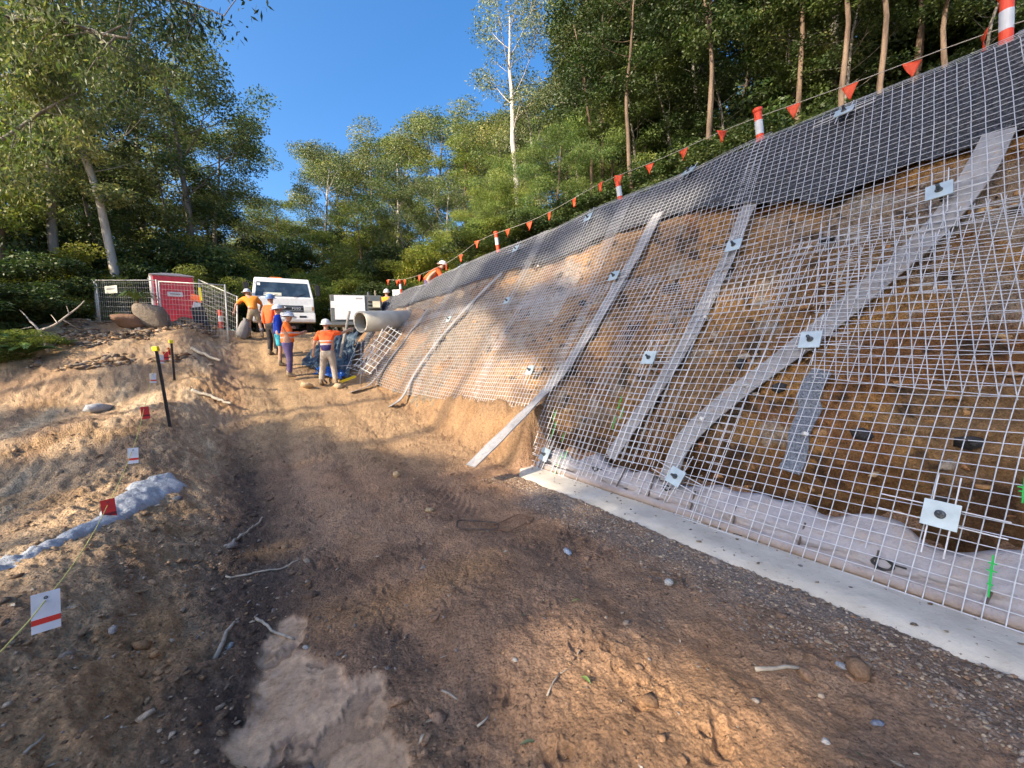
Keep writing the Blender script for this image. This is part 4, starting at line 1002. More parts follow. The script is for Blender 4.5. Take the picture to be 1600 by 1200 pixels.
# right hill
put_tree('pale', 816, -15, 21, 'white trunked eucalypt with bare forked limbs standing tallest left of the dark forest', GR, rz=2.2, wide=.9)
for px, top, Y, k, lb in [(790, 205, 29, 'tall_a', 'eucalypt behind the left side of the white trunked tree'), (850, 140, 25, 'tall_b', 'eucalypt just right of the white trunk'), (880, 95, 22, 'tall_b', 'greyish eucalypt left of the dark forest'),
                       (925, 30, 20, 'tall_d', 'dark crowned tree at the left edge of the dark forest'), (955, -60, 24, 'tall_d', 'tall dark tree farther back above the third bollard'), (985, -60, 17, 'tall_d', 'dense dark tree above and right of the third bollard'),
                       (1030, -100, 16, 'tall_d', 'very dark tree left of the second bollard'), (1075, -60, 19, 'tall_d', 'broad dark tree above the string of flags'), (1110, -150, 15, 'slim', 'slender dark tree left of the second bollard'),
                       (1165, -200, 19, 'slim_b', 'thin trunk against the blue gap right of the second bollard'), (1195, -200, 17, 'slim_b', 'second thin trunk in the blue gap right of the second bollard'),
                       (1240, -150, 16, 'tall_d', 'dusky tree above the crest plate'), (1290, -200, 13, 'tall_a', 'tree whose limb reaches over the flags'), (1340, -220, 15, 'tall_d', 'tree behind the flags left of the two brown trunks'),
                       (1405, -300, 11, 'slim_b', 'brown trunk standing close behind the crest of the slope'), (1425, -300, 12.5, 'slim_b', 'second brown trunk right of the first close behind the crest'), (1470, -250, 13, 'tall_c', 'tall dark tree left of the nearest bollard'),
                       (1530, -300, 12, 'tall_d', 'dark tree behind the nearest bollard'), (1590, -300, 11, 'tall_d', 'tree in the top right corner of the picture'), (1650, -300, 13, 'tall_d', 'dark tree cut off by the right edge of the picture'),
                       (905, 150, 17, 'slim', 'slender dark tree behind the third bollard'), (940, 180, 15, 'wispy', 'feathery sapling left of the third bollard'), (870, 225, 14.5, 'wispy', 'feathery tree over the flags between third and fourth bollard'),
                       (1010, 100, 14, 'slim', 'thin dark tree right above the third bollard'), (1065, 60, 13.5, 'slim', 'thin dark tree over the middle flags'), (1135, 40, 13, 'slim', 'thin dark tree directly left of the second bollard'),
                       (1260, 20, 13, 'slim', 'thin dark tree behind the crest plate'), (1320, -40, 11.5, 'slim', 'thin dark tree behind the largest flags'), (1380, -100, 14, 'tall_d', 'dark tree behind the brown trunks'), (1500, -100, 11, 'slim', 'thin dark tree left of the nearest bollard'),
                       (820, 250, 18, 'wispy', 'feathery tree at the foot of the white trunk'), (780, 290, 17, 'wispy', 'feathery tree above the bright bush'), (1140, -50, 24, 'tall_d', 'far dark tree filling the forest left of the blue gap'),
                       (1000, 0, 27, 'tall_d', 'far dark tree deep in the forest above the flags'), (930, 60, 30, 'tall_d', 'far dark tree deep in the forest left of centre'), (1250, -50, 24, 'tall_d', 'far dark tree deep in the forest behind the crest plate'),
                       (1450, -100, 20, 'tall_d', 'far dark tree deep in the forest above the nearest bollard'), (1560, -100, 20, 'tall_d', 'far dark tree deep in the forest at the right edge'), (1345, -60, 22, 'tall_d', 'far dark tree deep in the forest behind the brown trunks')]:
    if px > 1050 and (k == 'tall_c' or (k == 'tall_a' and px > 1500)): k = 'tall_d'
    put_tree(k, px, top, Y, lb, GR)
for px, top, Y, k, lb in [(1215, 165, 9.5, 'bush', 'olive bush just over the crest right of the second bollard'), (1160, 190, 11, 'bush', 'dark bush behind the second bollard'), (1090, 215, 10.5, 'bush', 'dark bush over the crest left of the second bollard'),
                       (1010, 250, 12, 'bush', 'dark bush right of the third bollard'), (930, 285, 12.5, 'bush', 'dark bush behind the third bollard'), (880, 300, 13.5, 'bush', 'dark bush left of the third bollard'), 
                       
                       (1250, 100, 13, 'bush', 'dark shrub behind the olive bush over the crest'), (1050, 200, 15, 'bush', 'dark shrub farther back between the middle flags'), (960, 240, 17, 'bush', 'dark shrub farther back behind the third bollard'), (1400, 30, 13, 'bush', 'dark shrub farther back behind the brown trunks'), (1520, -20, 13, 'bush', 'dark shrub farther back behind the nearest bollard')]:
    put_tree(k, px, top + 22, Y + 1.2, lb, GB, 'bush', 'bush')
for px, top, Y, lb in [(915, 20, 14, 'pale thin trunk rising between the third bollard and the fourth'), (950, -100, 15.5, 'grey thin trunk above the third bollard'), (1000, -100, 12.5, 'grey thin trunk over the flags right of the third bollard'), (1090, -200, 11.5, 'brown thin trunk close behind the crest between the second and third bollards'),
                       (1110, -200, 12.2, 'paired thin trunk just right of another behind the crest'), (1225, -300, 12, 'thin trunk at the right edge of the blue gap'), (1300, -300, 10.5, 'thin trunk behind the flags right of the crest plate'), (1480, -300, 9.5, 'thin trunk left of the nearest bollard behind the crest'), (1370, -300, 10, 'thin trunk left of the two brown trunks')]:
    put_tree('slim_b', px, top, Y, lb, GR)
# forest behind everything, too even to tell apart
for i in range(46):
    px = tree_rng.uniform(-100, 1650) if i > 14 else tree_rng.uniform(380, 820); Y = tree_rng.uniform(34, 50) if i > 14 else tree_rng.uniform(42, 55)
    if px < 380: top = 240
    elif px < 780: top = 400 - (px - 400) * .22 + tree_rng.uniform(0, 40)
    else: top = 150 - (px - 780) * .2
    if px > 1120 and px < 1230: continue
    put_tree(['tall_a', 'tall_d', 'tall_c'][i % 3], px, top + tree_rng.uniform(-10, 70), Y, 'eucalypt deep in the forest behind the nearer trees', 'trees deep in the forest')

# overhanging limb in the top left corner
def bough(pts, r, label, seed, n=24, crad=.42, per=420, mat='euc'):
    P = resample(np.array([at(*p) for p in pts]), .25); e = empty('overhanging_bough', P[0], label=label, cat='tree limb')
    P = P - P[0]; mb = MB(); rg = np.random.default_rng(seed); mb.tube(P, np.linspace(r, r * .2, len(P)), 7); C = []
    for k in range(n):
        i = rg.integers(len(P) // 5, len(P)); d = rg.normal(0, 1, 3) * np.array([1, 1, .7]); d /= np.linalg.norm(d); l = rg.uniform(.3, 1.1)
        q = P[i] + d * l * np.linspace(0, 1, 5)[:, None] + np.array([0, 0, -.12]) * (np.linspace(0, 1, 5) ** 2)[:, None]
        mb.tube(q, np.linspace(r * .25, r * .06, 5), 4); C.append(q[-1]); C.append(q[3])
    mb.build('limb', BARKG, e, smooth=True)
    C = np.array(C); V, Fa, col = leaves(C, np.full(len(C), crad) * rg.uniform(.6, 1.2, len(C)), per // 7, .12, .035, rg, .9)
    o = link('foliage', mesh_np('foliage', V, Fa, col), LEAF[mat], e)
bough([(-60, 40, 8.0), (20, 25, 7.6), (90, 35, 7.4), (150, 52, 7.2), (200, 60, 7.0)], .085, 'thick pale limb with hanging leaves in the top left corner', 1, 34)
bough([(40, -60, 7.5), (150, -20, 7.2), (230, 0, 7.0), (300, 2, 6.8), (350, 25, 6.6)], .035, 'dark leafy bough reaching along the top edge over the blue sky', 2, 26, .33, 260, 'dark')
bough([(-80, 250, 8.0), (0, 225, 8.0), (60, 175, 8.2), (130, 140, 8.6)], .05, 'leafy bough at the left edge above the shaded bushes', 3, 30)
bough([(-60, 130, 8.5), (20, 120, 8.5), (90, 90, 8.6), (170, 100, 8.8)], .05, 'leafy bough just under the thick pale limb', 4, 30)

# ------------------------------------------------------------------ trees behind the camera that shade the site, crowns cut open for sun patches
def lit(px, py, z, P):
    """where a sun patch is wanted at px,py, so crown leaves get removed"""
    n = fbm(px / 60.0, py / 30.0, 1.0, 3, 201)
    def el(cx, cy, rx, ry, an=0.0):
        c, s_ = cos(an), sin(an); x = px - cx; y = py - cy; u = (x * c + y * s_) / (rx * 1.08 + 6); v_ = (-x * s_ + y * c) / (ry * 1.15 + 5)
        return np.hypot(u, v_) + .28 * n < 1
    L_ = el(1010, 1130, 200, 105, .45) | el(1130, 1250, 260, 120, .3) | el(900, 1045, 60, 40, .4)
    L_ |= el(90, 850, 210, 52, -.5) | el(215, 800, 120, 38, -.4) | el(-30, 960, 150, 60, -.5) | el(210, 860, 110, 28, -.6)
    L_ |= el(80, 700, 200, 17, -.28) | el(210, 640, 90, 14, -.2) | el(60, 620, 120, 20, -.1) | el(190, 545, 95, 25, 0) | el(110, 590, 70, 20, 0)
    L_ |= el(350, 628, 75, 9, .25) | el(345, 600, 60, 22, 0)
    L_ |= el(620, 625, 230, 32, .05) | el(730, 675, 150, 40, .1) | el(800, 720, 110, 40, .2) | el(640, 690, 100, 16, .1) | el(560, 590, 90, 20, 0)
    L_ |= el(470, 560, 120, 26, 0) | el(450, 460, 90, 80, 0) | el(500, 520, 80, 90, 0) | el(275, 470, 50, 45, 0)
    L_ |= el(640, 520, 90, 80, -.5) | el(720, 545, 70, 45, -.2) | el(590, 560, 60, 60, 0) | el(700, 470, 60, 18, -.4) | el(790, 590, 60, 25, 0)
    L_ |= el(1040, 362, 110, 20, -.25) | el(930, 420, 50, 24, -.3) | el(1190, 500, 65, 15, -.3) | el(840, 440, 40, 16, -.4) | el(930, 560, 40, 10, 0) | el(870, 610, 40, 22, 0)
    L_ |= el(830, 700, 25, 40, 0) | el(1070, 1140, 280, 125, .5) | el(930, 1060, 110, 65, .4)
    L_ |= el(90, 1150, 120, 55, -.6) | el(260, 965, 100, 34, -.8)
    L_ |= el(830, 385, 130, 14, -.42) | el(980, 312, 70, 12, -.4) | el(690, 440, 60, 12, -.5) | el(420, 640, 60, 16, 0) | el(520, 660, 60, 12, 0)
    return L_
def shade_trees():
    rg = np.random.default_rng(31)
    for i in range(10):
        c = -21 + i * 2.75; D = 33 + rg.uniform(-3, 3); x = sxy[0] * D - sxy[1] * c; y = sxy[1] * D + sxy[0] * c; H = rg.uniform(31, 34)
        nC = 170; C = np.stack([rg.normal(x, 1.9, nC), rg.normal(y, 1.9, nC), rg.uniform(15.0, H, nC)], -1)
        V, Fa, col = leaves(C, np.full(nC, 1.35), 30, .55, .34, rg, .3)
        ctr = V.reshape(-1, 4, 3).mean(1)
        land = np.zeros_like(ctr); done = np.zeros(len(ctr), bool)
        for t_ in np.linspace(8, 80, 300):
            P = ctr - TOSUN * t_; gz = ground_macro(P[:, 0], P[:, 1])
            hit = (~done) & (P[:, 2] < gz + .05); land[hit] = P[hit]; done |= hit
        px, py, zz = proj(land); on = done & (zz > .4)
        drop = np.zeros(len(ctr), bool); drop[on] = lit(px[on], py[on], zz[on], land[on])  # leaves shading a wanted sun patch are taken out of the crown
        kp = ~drop; idx = np.repeat(kp, 4); V = V[idx]; col = col[idx]; Fa = np.arange(len(V)).reshape(-1, 4)
        z = G(x, y); e = empty('shade_tree', (x, y, z - .2), label='unseen eucalypt behind the photographer that shades the site, crown cut open for sun patches', cat='tree', group='trees behind the photographer')
        mb = MB(); mb.tube([(0, 0, 0), (.1, .05, H * .3), (0, .2, H * .6), (.1, .1, H * .95)], [.35, .26, .15, .04], 8); mb.build('trunk', BARKG, e, smooth=True)
        link('crown', mesh_np('crown', V - np.array([x, y, z - .2]), Fa, col), LEAF['euc'], e)
shade_trees()
# ------------------------------------------------------------------ markers, bollards, bunting
def solid(name, c, rough=.5, metal=0.0, spec=.4):
    return plain(name, c, rough, metal, .06, 8, .0006, 40, spec)
ORANGE = solid('orange_plastic', (.85, .085, .03), .45); REFL = solid('reflective_white', (.62, .64, .66), .35); YEL = solid('yellow_cap', (.85, .72, .03), .5)
PICK = dusty('picket_paint', (.018, .018, .02), (.25, .18, .12), .5, .35); REDF = solid('red_tag', (.62, .03, .025), .5); WHT = solid('white_tag', (.74, .74, .76), .5); DRK = solid('tag_band_dark', (.16, .01, .015), .5)
REDB = solid('red_band', (.70, .045, .03), .5)
def wall_top(px, da=.0):
    best = None
    for v in np.linspace(-3.5, 16.5, 1600):
        p = wall(v, 1.0, .06); x, y, z = proj(p)
        if z > .3 and (best is None or abs(x - px) < best[0]): best = (abs(x - px), v)
    p = wall(best[1], 1.0, .05)
    return p + np.array([NX, NY, 0]) * da, best[1]
tops = []
for i, (px, top, tilt, lb) in enumerate([(1566, -12, (.0, -.02), 'nearest orange and white bollard at the top right of the slope'), (1177, 170, (.03, -.12), 'second orange and white bollard leaning left over the crest'),
                                   (958, 278, (.02, -.13), 'third orange and white bollard leaning left over the crest'), (768, 362, (.02, -.10), 'fourth orange and white bollard above the dark bushes'),
                                   (618, 437, (0, -.05), 'farthest orange and white bollard beside the yellow shirted worker')]):
    p, v = wall_top(px, .22); T_ = at(px - 4, top, p[1]); h = T_[2] - p[2] + .08; h = min(max(h, .62), .95)
    p = p + [0, 0, T_[2] - p[2] - h]
    e = empty('bollard', p, rot=(tilt[0], tilt[1], 0), label=lb, cat='bollard', group='orange and white bollards along the crest')
    r_ = .050
    MB().lathe([(.0, 0), (.12, 0), (.12, .02), (r_ + .01, .05), (r_, .07)], 18).build('base', solid('black_rubber', (.03, .03, .03), .7), e, smooth=False)
    for (nm, z0, z1, mt, k) in (('lower_post', .05, h * .42, ORANGE, 0), ('reflective_band', h * .42, h * .72, REFL, .0015), ('upper_post', h * .72, h * .97, ORANGE, 0)):
        MB().lathe([(0, z0), (r_ + k, z0), (r_ + k, z1), (0, z1)], 18).build(nm, mt, e, bevel=.001)
    MB().lathe([(r_, h * .90), (r_ + .012, h * .93), (r_ + .012, h * .985), (r_ - .01, h), (0, h)], 18).build('cap', ORANGE, e)
    tops.append((e, p, h))
# bunting
FLG = None
def flagmat():
    t = NT('flag_fabric'); c = t.ramp(t.noise(4, 3), [(.3, (.80, .07, .02)), (.7, (.95, .16, .05))])
    p = t.n('ShaderNodeBsdfPrincipled'); t.put(p.inputs['Base Color'], c); p.inputs['Roughness'].default_value = .5
    tr = t.n('ShaderNodeBsdfTranslucent'); t.put(tr.inputs[0], c); mx = t.n('ShaderNodeMixShader', i_0=.35); t.put(mx.inputs[1], p.outputs[0]); t.put(mx.inputs[2], tr.outputs[0]); t.put(t.o.inputs[0], mx.outputs[0]); return t.m
FLG = flagmat()
ROPE = solid('pale_rope', (.45, .42, .36), .8)
flags = [(1625, 24), (1538, 50), (1425, 96), (1328, 132), (1240, 163), (1128, 203), (1068, 233), (1015, 256), (967, 273), (938, 285), (897, 310), (858, 332), (827, 347), (793, 358), (745, 376), (720, 398), (697, 412), (655, 430), (632, 437), (620, 438), (606, 437)]
knots = []
for px, py in flags:
    p, v = wall_top(px, .25); knots.append(at(px, py, p[1]))
e = empty('bunting_line', knots[0], label='sagging line of orange triangular flags strung between the bollards above the slope', cat='bunting')
K0 = knots[0]
MB().tube(resample(np.array(knots), .3) - K0, .005, 5).build('rope', ROPE, e)
rgf = np.random.default_rng(8)
for i, kp in enumerate(knots):
    c = kp - K0; sz = .17 if i < 12 else .2; al_ = math.atan2(UY, UX) + rgf.normal(0, .5); dx = np.array([cos(al_), sin(al_), 0]) * sz / 2; N_ = np.array([-sin(al_), cos(al_), 0])
    V = []; 
    for r_ in range(6):
        w_ = 1 - r_ / 5; z = -.005 - r_ / 5 * sz * 1.05
        for s_ in np.linspace(-1, 1, 5): V.append(c + dx * s_ * w_ + [0, 0, z] + N_ * (.022 * sin(s_ * 2 + r_ * .8 + i) * (r_ / 5)) + dx * .35 * rgf.normal(0, .02))
    me = mesh_np('flag', V, grid_faces(6, 5), smooth=True); o = link('flag', me, FLG, e); sm = o.modifiers.new('t', 'SOLIDIFY'); sm.thickness = .002

# star pickets
def picket(bx, by, tx, ty, label, Y=None):
    b = on_ground(bx, by); T_ = at(tx, ty, b[1] - .02); d = T_ - b; L = np.linalg.norm(d)
    e = empty('star_picket', b, label=label, cat='picket'); q = Vector(d).to_track_quat('Z', 'Y'); e.rotation_mode = 'QUATERNION'; e.rotation_quaternion = q
    mb = MB()
    for k in range(3): mb.box((cos(k * 2.094) * .014, sin(k * 2.094) * .014, L / 2 - .1), (.030, .006, L + .1), rotz(k * 2.094))
    mb.build('post', PICK, e)
    MB().box((0, 0, L - .01), (.075, .075, .075)).build('cap', YEL, e, bevel=.012)
    return b, T_
b1, t1 = picket(266, 673, 243, 544, 'taller black star picket with a yellow cap on the left bank')
b2, t2 = picket(272, 592, 267, 533, 'shorter black star picket with a yellow cap farther up the bank')
# string line with tags
TG = [(72, 955, 1.83, .175, 'w', .0), (170, 796, 3.45, .175, 'r', .05), (208, 712, 4.45, .17, 'w', .0), (227, 645, 5.6, .17, 'r', .1), (239, 591, 7.2, .17, 'w', .2), (252, 561, 7.9, .17, 'w', .5), (259, 556, 8.6, .17, 'r', .3), (266, 549, 9.2, .17, 'r', .6)]
anchors = [at(-40, 1055, 1.35), at(18, 1000, 1.6)]
pts_s = anchors + [at(px - 2, py - 26 * (.6 if Y < 3 else .25), Y) for px, py, Y, *_ in TG[:5]] + [t1 + [0, 0, -.13]] + [at(px, py - 6, Y) for px, py, Y, *_ in TG[5:]] + [t2 + [0, 0, -.12]]
e = empty('string_line', pts_s[0], label='thin yellow string with red and white tags running up the left bank to the pickets', cat='string line')
S0 = pts_s[0]
def sag(P):
    out = []
    for a, b in zip(P[:-1], P[1:]):
        for u in np.linspace(0, 1, 7)[:-1]: out.append(a + (b - a) * u - np.array([0, 0, .02 * np.linalg.norm(b - a) * 4 * u * (1 - u)]))
    return np.array(out + [P[-1]])
MB().tube(sag(pts_s) - S0, .0032, 5).build('string', solid('yellow_string', (.62, .55, .16), .7), e)
for px, py, Y, sz, c, yaw in TG:
    C0 = at(px, py, Y) - S0; h = sz; w_ = sz * .52; face = math.atan2(C0[0] + S0[0], C0[1] + S0[1])
    Rm = rot3(-.12, .06 if c == 'w' else -.03, -face + yaw)
    tg_ = MB().box((0, 0, 0), (w_, .004, h)).build('tag', WHT if c == 'w' else REDF, e, bevel=.0008)
    tg_.matrix_local = Matrix.Translation(C0) @ Matrix(Rm.tolist()).to_4x4()
    b = MB(); b.box((0, -.0028, -h * .22), (w_ * 1.0, .0016, h * .14)); b.box((0, .0028, -h * .22), (w_ * 1.0, .0016, h * .14)); b.build('tag_band', REDB if c == 'w' else DRK, tg_)
    MB().lathe([(.003, -.004), (.007, -.004), (.007, .004), (.003, .004)], 12, (0, 0, h * .36), rot3(pi / 2)).build('eyelet', BOLT, tg_)

# ------------------------------------------------------------------ small things on the track
WOOD = plain('dead_wood', (.42, .36, .28), .8, 0, .2, 20, .003, 90)
def stick(pts, r, label, mat=WOOD, cat='stick', lift=.6, name='stick', fork=None):
    P = np.array([on_ground(*p) for p in pts]); P = resample(P, .03); g = ground_z(P[:, 0], P[:, 1]); P[:, 2] = g.max() * .25 + g * .75 + r * lift
    n = len(P); P[:, 0] += .006 * np.sin(np.arange(n) * .7); mb = MB().tube(P, np.linspace(r, r * .65, n), 6)
    if fork: 
        Q = resample(np.array([on_ground(*p) for p in fork]), .03); Q[:, 2] = ground_z(Q[:, 0], Q[:, 1]) + r; mb.tube(Q, np.linspace(r * .6, r * .3, len(Q)), 5)
    return tag(mb.build(name, mat, smooth=True), label, cat)
stick([(1180, 1039), (1215, 1041), (1251, 1039)], .012, 'short straight pale stick lying on brown soil left of the gravel')
stick([(335, 1028), (352, 1005), (366, 984)], .014, 'pale stick above the dark gravel left of the puddle')
stick([(400, 965), (430, 985), (458, 998)], .010, 'curved grey twig at the top edge of the puddle')
stick([(352, 862), (385, 838), (412, 812)], .012, 'thin branch beside the grey brown rock in the mud')
stick([(352, 900), (395, 900), (440, 890), (470, 874)], .008, 'long thin twig crossing the mud above the puddle')
stick([(855, 1088), (862, 1068), (873, 1048)], .005, 'thin straw in the sunlit patch of soil', fork=[(873, 1052), (888, 1046)])
stick([(690, 1066), (700, 1072), (712, 1079)], .006, 'tiny straight twig left of the sunlit patch')
stick([(300, 610), (330, 622), (362, 640)], .04, 'bleached root lying across the bank in front of the orange soil patch')
stick([(40, 1190), (52, 1170), (68, 1152)], .006, 'thin dry stalk near the lower left corner')
stick([(745, 1117), (760, 1104)], .006, 'stub of twig beside the dark ash spot')
stick([(300, 548), (322, 560), (345, 573)], .05, 'weathered log below the rubble mound')
def wireframe(c, label, rot, w=.36, h=.26, mat=STEEL):
    P0 = on_ground(*c); pts = []; rr = .05
    for cx, cy, a0 in ((w / 2 - rr, h / 2 - rr, 0), (-w / 2 + rr, h / 2 - rr, 90), (-w / 2 + rr, -h / 2 + rr, 180), (w / 2 - rr, -h / 2 + rr, 270)):
        for k in range(5): a = R(a0 + k * 22.5); pts.append((cx + rr * cos(a), cy + rr * sin(a), 0))
    pts.append(pts[0]); P = np.array(pts) @ rotz(rot).T + P0; P[:, 2] = ground_z(P[:, 0], P[:, 1]) * .6 + P0[2] * .4 + .018
    return tag(MB().tube(P, .0055, 6).build('steel_loop', mat, smooth=True), label, 'wire frame')
wireframe((746, 822), 'left one of two bent steel wire frames lying on the soil', .10, .38, .20)
wireframe((803, 818), 'right one of two bent steel wire frames, rustier, lying on the soil', .72, .36, .22, plain('rust', (.22, .12, .07), .8, .2))
LGREEN = solid('green_leaf', (.16, .22, .06), .5)
def leaf_on(px, py, L, W, rz, label, mat=LGREEN):
    P0 = on_ground(px, py); V = []
    for i in range(9):
        u = i / 8; w_ = W * sin(pi * min(.97, u + .03)) ** .8
        for s_ in (-1, 0, 1): V.append((u * L, s_ * w_ / 2, .006 + .012 * sin(u * pi) + .004 * abs(s_)))
    V = np.array(V) @ rotz(rz).T + [P0[0], P0[1], float(ground_z(np.array([P0[0]]), np.array([P0[1]]))[0])]
    return tag(link('fallen_leaf', mesh_np('fallen_leaf', V, grid_faces(9, 3), smooth=True), mat), label, 'leaf')
leaf_on(908, 1058, .06, .022, -.9, 'green leaf standing out on the sunlit soil')
leaf_on(812, 1158, .075, .016, .1, 'dull green leaf on the soil near the bottom edge', solid('dull_leaf', (.10, .12, .06), .6))
leaf_on(655, 1165, .05, .012, 1.3, 'pale dry leaf near the bottom edge right of the puddle', solid('dry_leaf', (.50, .42, .30), .7))
leaf_on(893, 942, .06, .012, .1, 'dark green leaf in the middle of the track', LGREEN)
# litter: dry leaves and chips that nobody could count
def litter():
    p = scatter(1100, -1, 9, -2.5, 3.0, lambda s, a, X, Y: .25 * (notmud(X, Y) + .15) * (1 + 1.0 * sst(.5, -.4, a)))
    n = len(p); L = rng.uniform(.006, .024, n); W = L * rng.uniform(.16, .4, n); a = rng.uniform(0, 2 * pi, n); z = ground_z(p[:, 0], p[:, 1]) + .006
    d = np.stack([np.cos(a), np.sin(a), rng.normal(0, .12, n)], -1); q = np.stack([-np.sin(a), np.cos(a), rng.normal(0, .3, n)], -1); c = np.column_stack([p, z])
    V = np.stack([c - d * L[:, None], c + q * W[:, None] + [0, 0, .004], c + d * L[:, None], c - q * W[:, None]], 1).reshape(-1, 3)
    cp = np.array([(.42, .34, .24), (.30, .21, .13), (.55, .48, .38), (.20, .13, .08), (.15, .16, .08)])
    o = link('leaf_litter', mesh_np('leaf_litter', V, np.arange(n * 4).reshape(-1, 4), np.repeat(cp[rng.integers(0, 5, n)], 4, 0)), stone_mat()); o['kind'] = 'stuff'
litter()

# ------------------------------------------------------------------ green paint marks
GP_ = NT('spray_paint'); GPM = GP_.pbr((.02, .45, .08), .6)
def paint(pts, label, n=14):
    mb = MB(); rp = np.random.default_rng(int(pts[0][0]))
    for px, py in pts:
        v, t = wall_vt(px, py); 
        v = round(v / PITCHW) * PITCHW
        for k in range(3):
            vv = np.full(3, v + rp.normal(0, .002)); tt = t + np.linspace(-.012, .012, 3) * rp.uniform(.6, 1.4)
            if k % 2: vv = v + np.linspace(-.02, .02, 3) * rp.uniform(.6, 1.2); tt = np.full(3, t + rp.normal(0, .004))
            mb.tube(wall(vv, tt, .012), .0042, 5)
    return tag(mb.build('paint_mark', GPM), label, 'paint mark')
paint([(966, 628), (970, 645), (962, 660), (970, 632)], 'green spray paint on the mesh beside the second drain strip')
paint([(868, 650), (872, 664), (866, 676), (878, 683)], 'green spray paint on the mesh left of the dark hollow')
paint([(832, 690), (833, 700)], 'small green paint mark at the cut left edge of the near mesh')
paint([(880, 715), (875, 728), (872, 738), (884, 712)], 'green spray paint over the left end of the white roll')
paint([(1596, 758), (1598, 764)], 'green paint mark at the right edge on the mesh')
paint([(1571, 893), (1568, 905), (1560, 917)], 'green paint on the lowest bars near the right edge')

# ------------------------------------------------------------------ pipe, tarp, generator and loose things by the workers
def pipe_mat():
    t = NT('grey_pipe'); n1 = t.noise(3, 6, .6); n2 = t.noise(30, 4)
    return t.pbr(t.ramp(n1, [(.3, (.36, .34, .29)), (.7, (.50, .47, .41))]), .6, 0, t.bump(n2, .003), .3)
pa = at(563, 503, 12.2); pb = at(655, 499, 14.2); L = np.linalg.norm(pb - pa); e = empty('drainage_pipe', pa, label='big pale grey pipe sticking out of the slope beyond the end of the mesh', cat='pipe')
e.rotation_mode = 'QUATERNION'; e.rotation_quaternion = Vector(pb - pa).to_track_quat('Z', 'Y')
MB().lathe([(.27, 0), (.315, 0), (.315, L), (.27, L), (.27, 0)], 40).build('barrel', pipe_mat(), e, smooth=False, bevel=0)
for f in e.children[0].data.polygons: f.use_smooth = abs(f.normal.z) < .5
MB().lathe([(.26, .35), (0, .36)], 24).build('inner_shade', solid('pipe_inner_shade', (.05, .05, .05), .9), e)  # dark disc stands in for the shade deep in the pipe
def sheet(name, cs, n, seed, amp, mat, label, cat, clear=.03, wr=.35):
    c00, c10, c01, c11 = [np.array(c) for c in cs]; u, v = np.meshgrid(np.linspace(0, 1, n), np.linspace(0, 1, n), indexing='ij'); u = u.ravel()[:, None]; v = v.ravel()[:, None]
    P = c00 * (1 - u) * (1 - v) + c10 * u * (1 - v) + c01 * (1 - u) * v + c11 * u * v
    P[:, :2] += .12 * np.stack([fbm(u[:, 0] * 3, v[:, 0] * 3, .6, 3, seed), fbm(u[:, 0] * 3, v[:, 0] * 3, .6, 3, seed + 1)], -1)
    fold = 1 - 2 * np.abs(fbm(u[:, 0] * 4, v[:, 0] * 1.2, wr, 3, seed + 2)); P[:, 2] += amp * fold + amp * .4 * fbm(P[:, 0], P[:, 1], .12, 3, seed + 3)
    P[:, 2] = np.maximum(P[:, 2], ground_macro(P[:, 0], P[:, 1]) + clear + amp * .3 * (fold + .6))
    o = link(name, mesh_np(name, P, grid_faces(n, n), smooth=True), mat); m_ = o.modifiers.new('t', 'SOLIDIFY'); m_.thickness = .004; return tag(o, label, cat)
PLAS = NT('black_plastic'); PLASM = PLAS.pbr(PLAS.ramp(PLAS.noise(6, 5), [(.35, (.018, .03, .045)), (.7, (.07, .11, .15))]), .28, 0, PLAS.bump(PLAS.noise(16, 6, .7), .03), .6)
gq = lambda px, Y, dz=0: gpos(px, Y) + np.array([0, 0, dz])
sheet('plastic_sheet', (gq(470, 11.9), gq(545, 11.6), gq(505, 14.2, .25), gq(560, 13.6, .5)), 60, 5, .10, PLASM, 'crumpled black plastic sheet spread on the ground behind the two front workers', 'plastic sheet')
sheet('blue_bag', (gq(492, 11.5), gq(535, 11.45), gq(497, 12.1, .02), gq(538, 12.0, .05)), 36, 9, .09, solid('blue_plastic', (.01, .10, .42), .35), 'bright blue plastic bag on the ground between the two front workers', 'bag', .06)
def bar3(name, a, b, r, mat, label, cat, n=6): return tag(MB().tube([a, b], r, n).build(name, mat), label, cat)
bar3('black_bar', gq(488, 11.6, .28), gq(511, 11.1, .06), .022, solid('black_paint', (.02, .02, .022), .4), 'black bar lying on the ground between the two front workers', 'bar')
lv = MB(); a_, b_ = gq(533, 11.2, .12), gq(556, 11.6, .16); d_ = b_ - a_; L_ = np.linalg.norm(d_)
o = lv.box((0, 0, 0), (L_, .03, .07)).build('spirit_level', solid('level_yellow', (.80, .62, .02), .4), bevel=.004); o.location = (a_ + b_) / 2; o.rotation_euler = (0, -math.asin(d_[2] / L_), math.atan2(d_[1], d_[0])); tag(o, 'yellow spirit level lying by the foot of the slope behind the grey trousered worker', 'spirit level')
